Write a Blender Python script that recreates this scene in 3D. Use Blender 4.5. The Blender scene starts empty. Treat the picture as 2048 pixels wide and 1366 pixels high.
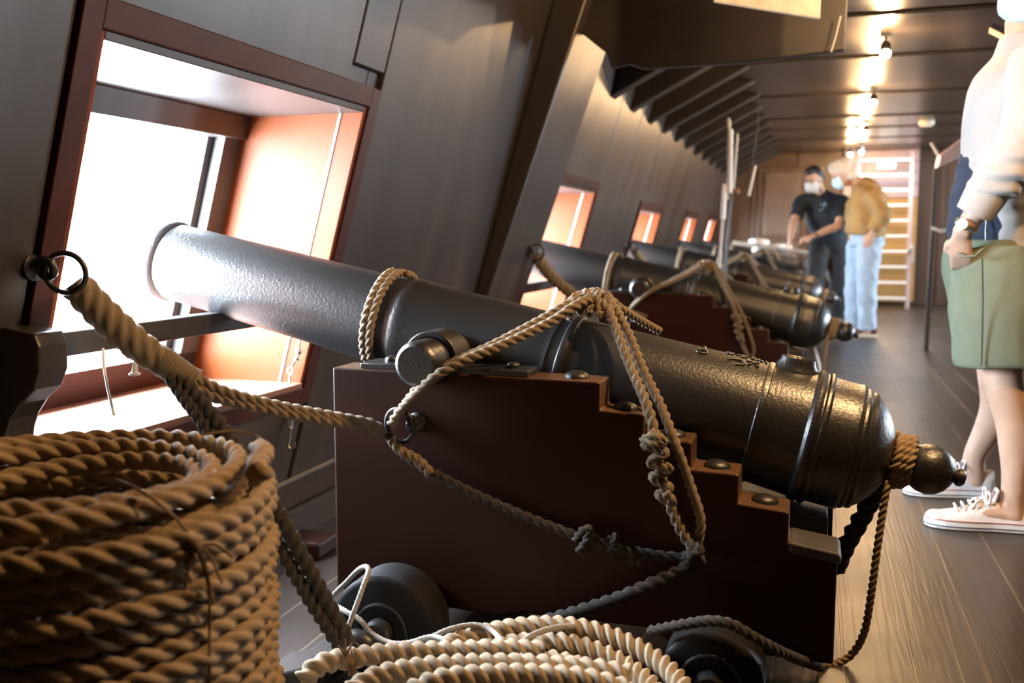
import bpy, bmesh, math, random
import numpy as np
from mathutils import Vector, Matrix
random.seed(7)
rng = np.random.default_rng(5)
SC = bpy.context.scene
COL = SC.collection
PI = math.pi

# ------------------------------------------------------------------ camera
F_PX, EYE = 1900.0, 0.9
PITCH = math.atan((683 - 478) / F_PX)
YAW = math.atan((1630 - 1024) * math.cos(PITCH) / F_PX)
cam_d = bpy.data.cameras.new('camera')
cam = bpy.data.objects.new('camera', cam_d)
COL.objects.link(cam)
cam.location = (0, 0, EYE)
cam.rotation_euler = (PI / 2 - PITCH, 0, YAW)
cam_d.sensor_width = 36
cam_d.lens = 36 * F_PX / 2048
cam_d.clip_start = 0.02
cam_d.dof.use_dof = True
cam_d.dof.focus_distance = 2.05
cam_d.dof.aperture_fstop = 3.2
SC.camera = cam
_F = np.array([-math.sin(YAW) * math.cos(PITCH), math.cos(YAW) * math.cos(PITCH), -math.sin(PITCH)])
_R = np.array([math.cos(YAW), math.sin(YAW), 0])
_U = np.cross(_R, _F)
_O = np.array([0, 0, EYE])


def _ray(x, y):
    return _F + _R * (x - 1024) / F_PX + _U * (683 - y) / F_PX


def at(x, y, Y):                 # point on the vertical athwart plane at distance Y along the deck
    r = _ray(x, y)
    return Vector(_O + r * (Y / r[1]))


def atz(x, y, z):                # point at height z
    r = _ray(x, y)
    return Vector(_O + r * ((z - EYE) / r[2]))


def ats(pts):
    return [at(*p) for p in pts]


# ------------------------------------------------------------------ view, world, lights
SC.view_settings.view_transform = 'Standard'
SC.view_settings.look = 'None'
SC.view_settings.gamma = 1
SC.view_settings.exposure = 0.0
SC.view_settings.use_curve_mapping = False
w = bpy.data.worlds.new('sky')
SC.world = w
w.use_nodes = True
bg = w.node_tree.nodes['Background']
bg.inputs[0].default_value = (0.76, 0.88, 1.0, 1)
bg.inputs[1].default_value = 135.0

WX0, WT = -1.667, 0.283          # ship's side: x = WX0 + WT*z (+ offset inboard)
PORTS = [(1.52, 2.65, .43, 1.295), (4.72, 5.92, .41, 1.205), (7.62, 8.73, .40, 1.145),
         (10.45, 11.5, .40, 1.15), (12.75, 13.75, .40, 1.17)]
CEIL = 2.10
YFAR = 14.2
XR = 5.5
YB = -3.6


def area(name, loc, rot, size, size_y, power, colr, spread=None):
    d = bpy.data.lights.new(name, 'AREA')
    d.shape = 'RECTANGLE'
    d.size, d.size_y = size, size_y
    d.energy = power
    d.color = colr
    if spread:
        d.spread = spread
    o = bpy.data.objects.new(name, d)
    COL.objects.link(o)
    o.location = loc
    o.rotation_euler = rot
    return o


for i, (a, b, z0, z1) in enumerate(PORTS):        # sky portals in the gun ports
    zc = (z0 + z1) / 2
    p = area('sky_portal', (WX0 + WT * zc - .56, (a + b) / 2, zc), (0, -PI / 2, 0), z1 - z0 + .3, b - a + .2, 1, (1, 1, 1))
    p.data.cycles.is_portal = True

WARM = (1.0, 0.60, 0.27)
LAMPS = [(.42, 1.90, 2.5), (1.05, 2.3, .55), (.38, 3.9, .9), (.36, 6.15, 1.0), (.41, 8.3, .9), (.46, 10.6, .9), (.52, 12.9, 1.2),  # second and third in view are added where the ceiling only reflects lamps
         (.40, 13.2, .6)]


area('hatch_daylight', (.95, 13.0, CEIL - .02), (0, 0, 0), .9, .9, 36, (.92, .95, 1.0))


# ------------------------------------------------------------------ helpers
def link(name, me, mat=None, parent=None, loc=None):
    o = bpy.data.objects.new(name, me)
    COL.objects.link(o)
    if mat is not None:
        me.materials.clear()
        for m in (mat if isinstance(mat, (list, tuple)) else [mat]):
            me.materials.append(m)
    if parent is not None:
        o.parent = parent
    if loc is not None:
        o.location = loc
    return o


def tag(o, label=None, cat=None, group=None, kind=None):
    if label:
        o['label'] = label
    if cat:
        o['category'] = cat
    if group:
        o['group'] = group
    if kind:
        o['kind'] = kind
    return o


def empty(name, loc, rz=0.0):
    o = bpy.data.objects.new(name, None)
    COL.objects.link(o)
    o.location = loc
    o.rotation_euler = (0, 0, rz)
    o.empty_display_size = .1
    return o


def copy_tree(o, parent=None):
    c = o.copy()
    COL.objects.link(c)
    if parent is not None:
        c.parent = parent
    for ch in [x for x in bpy.data.objects if x.parent == o]:
        copy_tree(ch, c)
    return c


class MB:
    """collects shapes into one mesh"""
    def __init__(self):
        self.v, self.f, self.mi, self.m = [], [], [], 0

    def add(self, vs, fs, mi=None):
        n = len(self.v)
        self.v += [tuple(p) for p in vs]
        self.f += [tuple(i + n for i in f) for f in fs]
        self.mi += [self.m if mi is None else mi] * len(fs)
        return self

    def box(self, a, b, mi=None):
        (x0, y0, z0), (x1, y1, z1) = a, b
        vs = [(x0, y0, z0), (x1, y0, z0), (x1, y1, z0), (x0, y1, z0), (x0, y0, z1), (x1, y0, z1), (x1, y1, z1), (x0, y1, z1)]
        return self.add(vs, [(0, 3, 2, 1), (4, 5, 6, 7), (0, 1, 5, 4), (1, 2, 6, 5), (2, 3, 7, 6), (3, 0, 4, 7)], mi)

    def hexa(self, vs, mi=None):      # 8 corner points, bottom ring then top ring
        return self.add(vs, [(0, 3, 2, 1), (4, 5, 6, 7), (0, 1, 5, 4), (1, 2, 6, 5), (2, 3, 7, 6), (3, 0, 4, 7)], mi)

    def bar(self, p, q, wd, ht, up=(0, 0, 1), mi=None):
        p, q = Vector(p), Vector(q)
        d = (q - p).normalized()
        s = d.cross(Vector(up)).normalized()
        u = s.cross(d)
        s, u = s * wd / 2, u * ht / 2
        return self.hexa([p - s - u, p + s - u, p + s + u, p - s + u, q - s - u, q + s - u, q + s + u, q - s + u], mi)

    def prism(self, pts, e, mi=None):  # planar outline swept along vector e
        pts = [Vector(p) for p in pts]
        e = Vector(e)
        n = len(pts)
        nrm = Vector((0, 0, 0))
        for i in range(n):
            a, b = pts[i], pts[(i + 1) % n]
            nrm += a.cross(b)
        if nrm.dot(e) < 0:
            pts = pts[::-1]
        vs = pts + [p + e for p in pts]
        fs = [tuple(range(n))[::-1], tuple(range(n, 2 * n))]
        fs += [(i, (i + 1) % n, n + (i + 1) % n, n + i) for i in range(n)]
        return self.add(vs, fs, mi)

    def lathe(self, prof, o=(0, 0, 0), d=(0, 0, 1), n=32, cap=True, mi=None):   # prof: (s, r) along axis d
        o, d = Vector(o), Vector(d).normalized()
        a = d.orthogonal().normalized()
        b = d.cross(a)
        vs, fs = [], []
        for s, r in prof:
            for k in range(n):
                t = 2 * PI * k / n
                vs.append(o + d * s + a * (r * math.cos(t)) + b * (r * math.sin(t)))
        for i in range(len(prof) - 1):
            for k in range(n):
                k2 = (k + 1) % n
                fs.append((i * n + k, i * n + k2, (i + 1) * n + k2, (i + 1) * n + k))
        if cap:
            fs.append(tuple(range(n))[::-1])
            m = (len(prof) - 1) * n
            fs.append(tuple(range(m, m + n)))
        return self.add(vs, fs, mi)

    def cyl(self, p, q, r, n=20, r2=None, mi=None):
        p, q = Vector(p), Vector(q)
        L = (q - p).length
        return self.lathe([(0, r), (L, r if r2 is None else r2)], p, q - p, n, True, mi)

    def ball(self, c, r, n=16, sc=(1, 1, 1), mi=None):
        vs, fs = [], []
        m = n // 2
        for i in range(1, m):
            ph = PI * i / m
            for k in range(n):
                t = 2 * PI * k / n
                vs.append((c[0] + r * sc[0] * math.sin(ph) * math.cos(t), c[1] + r * sc[1] * math.sin(ph) * math.sin(t), c[2] + r * sc[2] * math.cos(ph)))
        top = len(vs)
        vs += [(c[0], c[1], c[2] + r * sc[2]), (c[0], c[1], c[2] - r * sc[2])]
        for i in range(m - 2):
            for k in range(n):
                k2 = (k + 1) % n
                fs.append((i * n + k, (i + 1) * n + k, (i + 1) * n + k2, i * n + k2))
        for k in range(n):
            k2 = (k + 1) % n
            fs.append((top, k, k2))
            fs.append((top + 1, (m - 2) * n + k2, (m - 2) * n + k))
        return self.add(vs, fs, mi)

    def torus(self, c, R, r, ax=(0, 0, 1), n=32, m=10, mi=None, sc=1.0):
        ax = Vector(ax).normalized()
        a = ax.orthogonal().normalized()
        b = ax.cross(a)
        c = Vector(c)
        vs, fs = [], []
        for i in range(n):
            t = 2 * PI * i / n
            e = a * math.cos(t) + b * math.sin(t) * sc
            for k in range(m):
                p = 2 * PI * k / m
                vs.append(c + e * (R + r * math.cos(p)) + ax * (r * math.sin(p)))
        for i in range(n):
            for k in range(m):
                i2, k2 = (i + 1) % n, (k + 1) % m
                fs.append((i * m + k, i2 * m + k, i2 * m + k2, i * m + k2))
        return self.add(vs, fs, mi)

    def tube(self, pts, rs, n=12, mi=None, flat=None, side=None):   # loft of round/oval rings along points; rs: radius or (r across, r other)
        pts = [Vector(p) for p in pts]
        ref = Vector(side) if side is not None else None
        vs, fs = [], []
        N = len(pts)
        prev = None
        for i, p in enumerate(pts):
            d = (pts[min(i + 1, N - 1)] - pts[max(i - 1, 0)]).normalized()
            if ref is not None:
                a = (ref - d * ref.dot(d)).normalized()
            elif prev is None:
                a = d.orthogonal().normalized()
            else:
                a = (prev - d * prev.dot(d)).normalized()
            prev = a
            b = d.cross(a)
            r = rs[i] if isinstance(rs, (list, tuple)) else rs
            ra, rb = r if isinstance(r, (list, tuple)) else (r, r)
            for k in range(n):
                t = 2 * PI * k / n
                vs.append(p + a * (ra * math.cos(t)) + b * (rb * math.sin(t)))
        for i in range(N - 1):
            for k in range(n):
                k2 = (k + 1) % n
                fs.append((i * n + k, i * n + k2, (i + 1) * n + k2, (i + 1) * n + k))
        fs.append(tuple(range(n))[::-1])
        fs.append(tuple(range((N - 1) * n, N * n)))
        return self.add(vs, fs, mi)

    def build(self, name, mat, parent=None, loc=None, smooth=38, bevel=0, seg=2, fix=True):
        me = bpy.data.meshes.new(name)
        me.from_pydata(self.v, [], self.f)
        me.update()
        o = link(name, me, mat, parent, loc)
        me.polygons.foreach_set('material_index', self.mi)
        if fix:
            bm = bmesh.new()
            bm.from_mesh(me)
            bmesh.ops.recalc_face_normals(bm, faces=bm.faces)
            bm.to_mesh(me)
            bm.free()
        if smooth:
            me.polygons.foreach_set('use_smooth', [True] * len(me.polygons))
            me.set_sharp_from_angle(angle=math.radians(smooth))
        if bevel:
            m = o.modifiers.new('edge', 'BEVEL')
            m.width = bevel
            m.segments = seg
            m.limit_method = 'ANGLE'
            m.angle_limit = math.radians(40)
            m.harden_normals = False
        return o


def skinned(mb, name, mat, parent=None, voxel=.01, smooth=6, loc=None, disp=None):
    """join overlapping lofts into one continuous surface"""
    o = mb.build(name, mat, None, loc, smooth=0)
    r = o.modifiers.new('r', 'REMESH')
    r.mode = 'VOXEL'
    r.voxel_size = voxel
    s = o.modifiers.new('s', 'SMOOTH')
    s.factor = .5
    s.iterations = smooth
    dg = bpy.context.evaluated_depsgraph_get()
    me = bpy.data.meshes.new_from_object(o.evaluated_get(dg))
    old = o.data
    o.modifiers.clear()
    o.data = me
    me.name = name
    if len(me.materials) == 0:
        me.materials.append(mat)
    bpy.data.meshes.remove(old)
    if disp is not None:
        n = len(me.vertices)
        co = np.empty(n * 3)
        me.vertices.foreach_get('co', co)
        no = np.empty(n * 3)
        me.vertex_normals.foreach_get('vector', no)
        co = co.reshape(-1, 3)
        no = no.reshape(-1, 3)
        co = co + no * disp(co)[:, None]
        me.vertices.foreach_set('co', co.ravel())
        me.update()
    me.polygons.foreach_set('use_smooth', [True] * len(me.polygons))
    if parent is not None:
        o.parent = parent
    return o


def spline(pts, step):
    P = np.array([tuple(p) for p in pts], float)
    if len(P) == 2:
        n = max(2, int(np.linalg.norm(P[1] - P[0]) / step))
        t = np.linspace(0, 1, n)[:, None]
        return P[0] * (1 - t) + P[1] * t
    Q = np.vstack([2 * P[0] - P[1], P, 2 * P[-1] - P[-2]])
    out = []
    for i in range(1, len(Q) - 2):
        p0, p1, p2, p3 = Q[i - 1:i + 3]
        n = max(4, int(np.linalg.norm(p2 - p1) / step * 1.5))
        t = np.linspace(0, 1, n, endpoint=False)[:, None]
        out.append(.5 * (2 * p1 + (p2 - p0) * t + (2 * p0 - 5 * p1 + 4 * p2 - p3) * t ** 2 + (3 * p1 - p0 - 3 * p2 + p3) * t ** 3))
    out.append(P[-1:])
    out = np.vstack(out)
    L = np.concatenate([[0], np.cumsum(np.linalg.norm(np.diff(out, axis=0), axis=1))])
    s = np.linspace(0, L[-1], max(3, int(L[-1] / step)))
    return np.stack([np.interp(s, L, out[:, k]) for k in range(3)], 1)


def rope(name, pts, R, mat, parent=None, pitch=None, strands=3, nth=24, sub=7, groove=.66, raw=False, rvar=None):
    """laid rope: twisted strands along a path"""
    pitch = pitch or R * 7
    step = pitch / strands / sub
    C = np.array([tuple(p) for p in pts], float) if raw else spline(pts, step)
    n = len(C)
    T = np.gradient(C, axis=0)
    T /= np.linalg.norm(T, axis=1)[:, None] + 1e-12
    A = np.zeros((n, 3))
    a = np.cross(T[0], [0.3, 0.2, 1.0])
    if np.linalg.norm(a) < .1:
        a = np.cross(T[0], [1, 0, 0])
    a /= np.linalg.norm(a)
    for i in range(n):
        a = a - T[i] * (a @ T[i])
        a /= np.linalg.norm(a)
        A[i] = a
    B = np.cross(T, A)
    s = np.concatenate([[0], np.cumsum(np.linalg.norm(np.diff(C, axis=0), axis=1))])
    ph = 2 * PI * s / pitch
    th = np.linspace(0, 2 * PI, nth, endpoint=False)
    D = (th[None, :] - ph[:, None])
    dl = np.mod(D + PI / strands, 2 * PI / strands) - PI / strands
    rs = math.sin(PI / strands) / (1 + math.sin(PI / strands)) * 1.04
    of = 1 - rs
    q = np.maximum(rs ** 2 - (of * np.sin(dl)) ** 2, 0)
    r = np.maximum(of * np.cos(dl) + np.sqrt(q), groove) * R
    if rvar is not None:
        r = r * rvar(s / s[-1])[:, None]
    r = r * (1 + .012 * rng.standard_normal(r.shape))
    V = C[:, None, :] + r[:, :, None] * (np.cos(th)[None, :, None] * A[:, None, :] + np.sin(th)[None, :, None] * B[:, None, :])
    V = V.reshape(-1, 3)
    i = np.arange(n - 1)[:, None] * nth
    k = np.arange(nth)[None, :]
    k2 = (k + 1) % nth
    Fq = np.stack([i + k, i + k2, i + nth + k2, i + nth + k], -1).reshape(-1, 4)
    me = bpy.data.meshes.new(name)
    nf = len(Fq)
    me.vertices.add(len(V) + 2)
    me.vertices.foreach_set('co', np.vstack([V, C[:1], C[-1:]]).ravel())
    k = np.arange(nth)
    caps = np.vstack([np.stack([np.full(nth, len(V)), (k + 1) % nth, k], 1),
                      np.stack([np.full(nth, len(V) + 1), (n - 1) * nth + k, (n - 1) * nth + (k + 1) % nth], 1)])
    loops = np.concatenate([Fq.ravel(), caps.ravel()]).astype(np.int32)
    me.loops.add(len(loops))
    me.loops.foreach_set('vertex_index', loops)
    me.polygons.add(nf + len(caps))
    st = np.concatenate([np.arange(nf) * 4, nf * 4 + np.arange(len(caps)) * 3]).astype(np.int32)
    me.polygons.foreach_set('loop_start', st)
    me.polygons.foreach_set('use_smooth', np.ones(nf + len(caps), bool))
    me.update(calc_edges=True)
    uv = me.uv_layers.new(name='lay')
    U = (D * R * .9).ravel()
    Vv = np.repeat(s, nth)
    UV = np.stack([U, Vv], 1)
    lu = np.zeros((len(loops), 2))
    lu[:nf * 4] = UV[Fq.ravel()]
    wrap = lu[:nf * 4].reshape(nf, 4, 2)
    # keep u continuous on the closing column
    base = wrap[:, :1, 0]
    per = 2 * PI * R * .9
    wrap[:, :, 0] -= np.round((wrap[:, :, 0] - base) / per) * per
    uv.data.foreach_set('uv', lu.ravel())
    return link(name, me, mat, parent)


# ------------------------------------------------------------------ materials
def new_mat(name):
    m = bpy.data.materials.new(name)
    m.use_nodes = True
    nt = m.node_tree
    return m, nt, nt.nodes['Principled BSDF']


def N(nt, typ, **kw):
    n = nt.nodes.new(typ)
    for k, v in kw.items():
        if k in n.inputs:
            n.inputs[k].default_value = v
        else:
            setattr(n, k, v)
    return n


def mat_simple(name, c, rough=.5, metal=0.0, var=.25, scale=12, bump=.0, bscale=60, spec=.5, coat=0.0, emit=None, estr=0, stretch=(1, 1, 1), sheen=0, c2=None, bdist=.002):
    m, nt, b = new_mat(name)
    b.inputs['Roughness'].default_value = rough
    b.inputs['Metallic'].default_value = metal
    b.inputs['Specular IOR Level'].default_value = spec
    b.inputs['Coat Weight'].default_value = coat
    if sheen:
        b.inputs['Sheen Weight'].default_value = sheen
    tc = N(nt, 'ShaderNodeTexCoord')
    mp = N(nt, 'ShaderNodeMapping')
    mp.inputs['Scale'].default_value = stretch
    nt.links.new(tc.outputs['Object'], mp.inputs[0])
    nz = N(nt, 'ShaderNodeTexNoise', Scale=scale, Detail=5.0)
    nt.links.new(mp.outputs[0], nz.inputs['Vector'])
    rp = N(nt, 'ShaderNodeValToRGB')
    lo = tuple(x * (1 - var) for x in c)
    hi = c2 if c2 else tuple(min(1, x * (1 + var)) for x in c)
    rp.color_ramp.elements[0].position = .3
    rp.color_ramp.elements[1].position = .7
    rp.color_ramp.elements[0].color = (*lo, 1)
    rp.color_ramp.elements[1].color = (*hi, 1)
    nt.links.new(nz.outputs['Fac'], rp.inputs[0])
    nt.links.new(rp.outputs[0], b.inputs['Base Color'])
    if bump:
        n2 = N(nt, 'ShaderNodeTexNoise', Scale=bscale, Detail=4.0)
        nt.links.new(mp.outputs[0], n2.inputs['Vector'])
        bp = N(nt, 'ShaderNodeBump', Strength=bump, Distance=bdist)
        nt.links.new(n2.outputs['Fac'], bp.inputs['Height'])
        nt.links.new(bp.outputs[0], b.inputs['Normal'])
    if emit:
        b.inputs['Emission Color'].default_value = (*emit, 1)
        b.inputs['Emission Strength'].default_value = estr
    return m


def mat_rope(name, c, c2, rough=.85, fib=900):
    m, nt, b = new_mat(name)
    b.inputs['Roughness'].default_value = rough
    b.inputs['Specular IOR Level'].default_value = .2
    b.inputs['Sheen Weight'].default_value = .12
    uv = N(nt, 'ShaderNodeUVMap')
    mp = N(nt, 'ShaderNodeMapping')
    mp.inputs['Scale'].default_value = (fib, fib * .12, 1)
    nt.links.new(uv.outputs[0], mp.inputs[0])
    nz = N(nt, 'ShaderNodeTexNoise', Scale=1.0, Detail=3.0)
    nt.links.new(mp.outputs[0], nz.inputs['Vector'])
    rp = N(nt, 'ShaderNodeValToRGB')
    rp.color_ramp.elements[0].position = .25
    rp.color_ramp.elements[1].position = .75
    rp.color_ramp.elements[0].color = (*c, 1)
    rp.color_ramp.elements[1].color = (*c2, 1)
    nt.links.new(nz.outputs['Fac'], rp.inputs[0])
    nt.links.new(rp.outputs[0], b.inputs['Base Color'])
    bp = N(nt, 'ShaderNodeBump', Strength=.7, Distance=.0012)
    nt.links.new(nz.outputs['Fac'], bp.inputs['Height'])
    nt.links.new(bp.outputs[0], b.inputs['Normal'])
    return m


def mat_floor():
    m, nt, b = new_mat('deck_planks')
    b.inputs['Specular IOR Level'].default_value = .5
    tc = N(nt, 'ShaderNodeTexCoord')
    mp = N(nt, 'ShaderNodeMapping')
    mp.inputs['Rotation'].default_value = (0, 0, PI / 2)
    mp.inputs['Location'].default_value = (.3, .055, 0)
    nt.links.new(tc.outputs['Object'], mp.inputs[0])
    br = N(nt, 'ShaderNodeTexBrick')
    for k, v in (('Scale', 1.0), ('Brick Width', 3.7), ('Row Height', .142), ('Mortar Size', .0035), ('Mortar Smooth', .3), ('Bias', 0.0)):
        br.inputs[k].default_value = v
    br.inputs['Color1'].default_value = (.040, .031, .026, 1)
    br.inputs['Color2'].default_value = (.058, .045, .037, 1)
    br.inputs['Mortar'].default_value = (.15, .12, .09, 1)
    br.offset = .37
    nt.links.new(mp.outputs[0], br.inputs['Vector'])
    m2 = N(nt, 'ShaderNodeMapping')
    m2.inputs['Scale'].default_value = (40, 1.6, 40)
    nt.links.new(tc.outputs['Object'], m2.inputs[0])
    nz = N(nt, 'ShaderNodeTexNoise', Scale=1.6, Detail=7.0, Distortion=1.2)
    nt.links.new(m2.outputs[0], nz.inputs['Vector'])
    mx = N(nt, 'ShaderNodeMix', data_type='RGBA', blend_type='MULTIPLY')
    mx.inputs[0].default_value = .75
    rp = N(nt, 'ShaderNodeValToRGB')
    rp.color_ramp.elements[0].color = (.45, .43, .42, 1)
    rp.color_ramp.elements[1].color = (1.35, 1.3, 1.25, 1)
    nt.links.new(nz.outputs['Fac'], rp.inputs[0])
    nt.links.new(br.outputs['Color'], mx.inputs[6])
    nt.links.new(rp.outputs[0], mx.inputs[7])
    nt.links.new(mx.outputs[2], b.inputs['Base Color'])
    n3 = N(nt, 'ShaderNodeTexNoise', Scale=3.0, Detail=5.0)
    nt.links.new(tc.outputs['Object'], n3.inputs['Vector'])
    mr = N(nt, 'ShaderNodeMapRange')
    mr.inputs['To Min'].default_value = .24
    mr.inputs['To Max'].default_value = .46
    nt.links.new(n3.outputs['Fac'], mr.inputs['Value'])
    nt.links.new(mr.outputs[0], b.inputs['Roughness'])
    ml = N(nt, 'ShaderNodeMath', operation='MULTIPLY_ADD')
    ml.inputs[1].default_value = -1.6
    nt.links.new(br.outputs['Fac'], ml.inputs[0])
    nt.links.new(nz.outputs['Fac'], ml.inputs[2])
    bp = N(nt, 'ShaderNodeBump', Strength=.35, Distance=.002)
    nt.links.new(ml.outputs[0], bp.inputs['Height'])
    nt.links.new(bp.outputs[0], b.inputs['Normal'])
    return m


def mat_iron(name, c, rough, bump=.55):
    m, nt, b = new_mat(name)
    b.inputs['Base Color'].default_value = (*c, 1)
    b.inputs['Roughness'].default_value = rough
    b.inputs['Specular IOR Level'].default_value = 1.0
    tc = N(nt, 'ShaderNodeTexCoord')
    n1 = N(nt, 'ShaderNodeTexNoise', Scale=150.0, Detail=3.0)
    n2 = N(nt, 'ShaderNodeTexVoronoi', Scale=85.0)
    nt.links.new(tc.outputs['Object'], n1.inputs['Vector'])
    nt.links.new(tc.outputs['Object'], n2.inputs['Vector'])
    rp = N(nt, 'ShaderNodeValToRGB')
    rp.color_ramp.elements[0].position = .0
    rp.color_ramp.elements[1].position = .16
    nt.links.new(n2.outputs['Distance'], rp.inputs[0])
    ad = N(nt, 'ShaderNodeMath', operation='MULTIPLY_ADD')
    ad.inputs[1].default_value = .35
    nt.links.new(rp.outputs[0], ad.inputs[0])
    nt.links.new(n1.outputs['Fac'], ad.inputs[2])
    bp = N(nt, 'ShaderNodeBump', Strength=bump, Distance=.0017)
    nt.links.new(ad.outputs[0], bp.inputs['Height'])
    nt.links.new(bp.outputs[0], b.inputs['Normal'])
    return m


M = {}
M['floor'] = mat_floor()
M['wall'] = mat_simple('dark_varnished_wood', (.040, .032, .029), .34, var=.3, scale=3, bump=.12, bscale=14, stretch=(1, 2.2, .35))
M['ceil'] = mat_simple('ceiling_planking', (.034, .026, .022), .27, var=.25, scale=3, bump=.10, bscale=18, stretch=(.3, 1.6, 1))
M['beam'] = mat_simple('dark_beam_wood', (.026, .020, .017), .5, var=.35, scale=4, bump=.2, bscale=20, stretch=(.5, 2, 2))
M['jamb'] = mat_simple('orange_varnished_wood', (.14, .030, .006), .45, var=.22, scale=4, bump=.08, bscale=20, stretch=(1, 1, .3), spec=.2)
M['redframe'] = mat_simple('red_brown_frame', (.05, .016, .011), .42, var=.25, scale=5, bump=.1, bscale=30, spec=.2)
M['sill'] = mat_simple('worn_sill_wood', (.20, .09, .055), .42, var=.3, scale=6, bump=.15, bscale=40, stretch=(1, .4, 1))
M['greybar'] = mat_simple('grey_painted_bar', (.055, .052, .052), .5, var=.2, bump=.1)
M['iron'] = mat_iron('black_painted_iron', (.016, .016, .017), .36)
M['fit'] = mat_simple('black_iron_fitting', (.02, .02, .021), .4, var=.3, bump=.25, bscale=120, spec=.7)
M['cheek'] = mat_simple('dark_red_carriage_paint', (.030, .0062, .0028), .5, var=.25, scale=5, bump=.08, bscale=30, stretch=(.4, 1, 1), spec=.22)
M['worn_lit'] = mat_simple('worn_lit_wood', (.11, .056, .027), .5, var=.35, scale=9, bump=.15, bscale=40)
M['bed'] = mat_simple('grey_worn_bed', (.07, .062, .060), .55, var=.25, bump=.1)
M['wheel'] = mat_simple('black_truck_wheel', (.013, .0125, .0135), .55, var=.3, scale=20, bump=.2, bscale=50, spec=.2)
M['rope'] = mat_rope('weathered_hemp', (.13, .095, .06), (.33, .26, .18))
M['ropedark'] = mat_rope('tarred_hemp', (.022, .019, .017), (.07, .058, .048))
M['manila'] = mat_rope('manila_rope', (.20, .130, .066), (.46, .335, .20))
M['cotton'] = mat_rope('soft_pale_rope', (.27, .20, .13), (.50, .41, .29), fib=600)
M['cord'] = mat_rope('pale_grey_cord', (.27, .255, .235), (.47, .45, .41))
M['twine'] = mat_simple('brown_twine', (.17, .10, .05), .8, var=.3, bump=.4, bscale=400)
M['steel'] = mat_simple('galvanised_steel', (.42, .41, .40), .35, metal=.9, var=.2, bump=.15, bscale=80)
M['white'] = mat_simple('white_paint', (.75, .74, .71), .5, var=.06)
M['ply'] = mat_simple('pale_plywood', (.72, .64, .52), .5, var=.2, scale=7, stretch=(.4, 4, 4), c2=(.78, .70, .56))
M['pale'] = mat_simple('pale_pole', (.55, .52, .45), .55, var=.1)
M['bulk'] = mat_simple('brown_bulkhead', (.085, .047, .028), .42, var=.25, scale=3, bump=.1, bscale=18, stretch=(2, 1, .4))
M['panel'] = mat_simple('brown_door_panel', (.12, .075, .052), .45, var=.2, scale=4)
M['ochre'] = mat_simple('ochre_boarding', (.40, .21, .06), .5, var=.2, scale=4, stretch=(.3, 1, 1))
M['mauve'] = mat_simple('mauve_paint', (.34, .25, .25), .42, var=.12, scale=5)
M['bulb'] = mat_simple('lit_lamp', (1, .9, .7), .4, emit=(1, .86, .62), estr=60, var=0)
M['lampbody'] = mat_simple('black_lamp_body', (.02, .02, .02), .45, var=.1)
M['skin'] = mat_simple('skin', (.55, .33, .23), .5, var=.1, scale=30, bump=.1, bscale=250)
M['skinleg'] = mat_simple('pale_leg_skin', (.56, .36, .26), .5, var=.12, scale=14, bump=.12, bscale=250)
M['hairdark'] = mat_simple('dark_hair', (.015, .012, .011), .55, var=.3, scale=60, bump=.6, bscale=180)
M['hairgrey'] = mat_simple('silver_hair', (.62, .55, .45), .6, var=.25, scale=60, bump=.8, bscale=160, bdist=.006)
M['mask'] = mat_simple('pale_blue_mask', (.50, .68, .78), .8, var=.08, bump=.1)
M['maskw'] = mat_simple('white_mask', (.74, .78, .78), .8, var=.06, bump=.1)
M['eye'] = mat_simple('dark_eye', (.02, .015, .012), .2, var=0)
M['navy'] = mat_simple('navy_cotton', (.018, .028, .055), .85, var=.2, scale=20, bump=.2, bscale=200)
M['polo'] = mat_simple('dark_navy_polo', (.012, .018, .028), .8, var=.2, scale=20, bump=.2, bscale=200)
M['emblem'] = mat_simple('pale_embroidery', (.35, .42, .5), .8, var=.3, scale=300)
M['black'] = mat_simple('black_trousers', (.012, .012, .014), .8, var=.2, bump=.2, bscale=90)
M['jeans'] = mat_simple('light_blue_denim', (.33, .42, .52), .85, var=.16, scale=8, bump=.3, bscale=60)
M['jacket'] = mat_simple('tan_suede', (.30, .17, .055), .8, var=.2, scale=9, bump=.4, bscale=30, bdist=.01)
M['sweat'] = mat_simple('oatmeal_sweatshirt', (.40, .385, .37), .9, var=.06, scale=90, bump=.25, bscale=350, sheen=.2)
M['shorts'] = mat_simple('sage_green_shorts', (.150, .175, .120), .85, var=.06, scale=30, bump=.2, bscale=300)
M['seam'] = mat_simple('dark_seam', (.035, .04, .03), .9, var=.1)
M['canvas'] = mat_simple('white_canvas_shoe', (.80, .77, .75), .8, var=.04, scale=60, bump=.25, bscale=500)
M['rubber'] = mat_simple('white_rubber_sole', (.84, .83, .80), .45, var=.03)
M['redline'] = mat_simple('red_pinstripe', (.35, .03, .03), .5, var=0)
M['navyline'] = mat_simple('navy_pinstripe', (.02, .03, .09), .5, var=0)
M['lace'] = mat_simple('white_lace', (.85, .84, .82), .8, var=.04)
M['maroon'] = mat_simple('maroon_suede', (.07, .018, .02), .8, var=.2)
M['cream'] = mat_simple('cream_rubber', (.62, .55, .42), .6, var=.06)
M['sock'] = mat_simple('blue_sock', (.06, .09, .15), .9, var=.2)
M['brown'] = mat_simple('brown_wood', (.22, .10, .045), .5, var=.25, scale=6)
M['blacklabel'] = mat_simple('dark_hatch', (.012, .010, .009), .7, var=.2)


def W(y, z, off=0.0):
    return (WX0 + WT * z + off, y, z)


def struct(o):
    o['kind'] = 'structure'
    return o


# ------------------------------------------------------------------ the deck: floor, ceiling, walls
struct(MB().box((-2.3, YB, -.08), (XR, YFAR + .3, 0)).build('floor', M['floor'], smooth=0))

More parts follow.
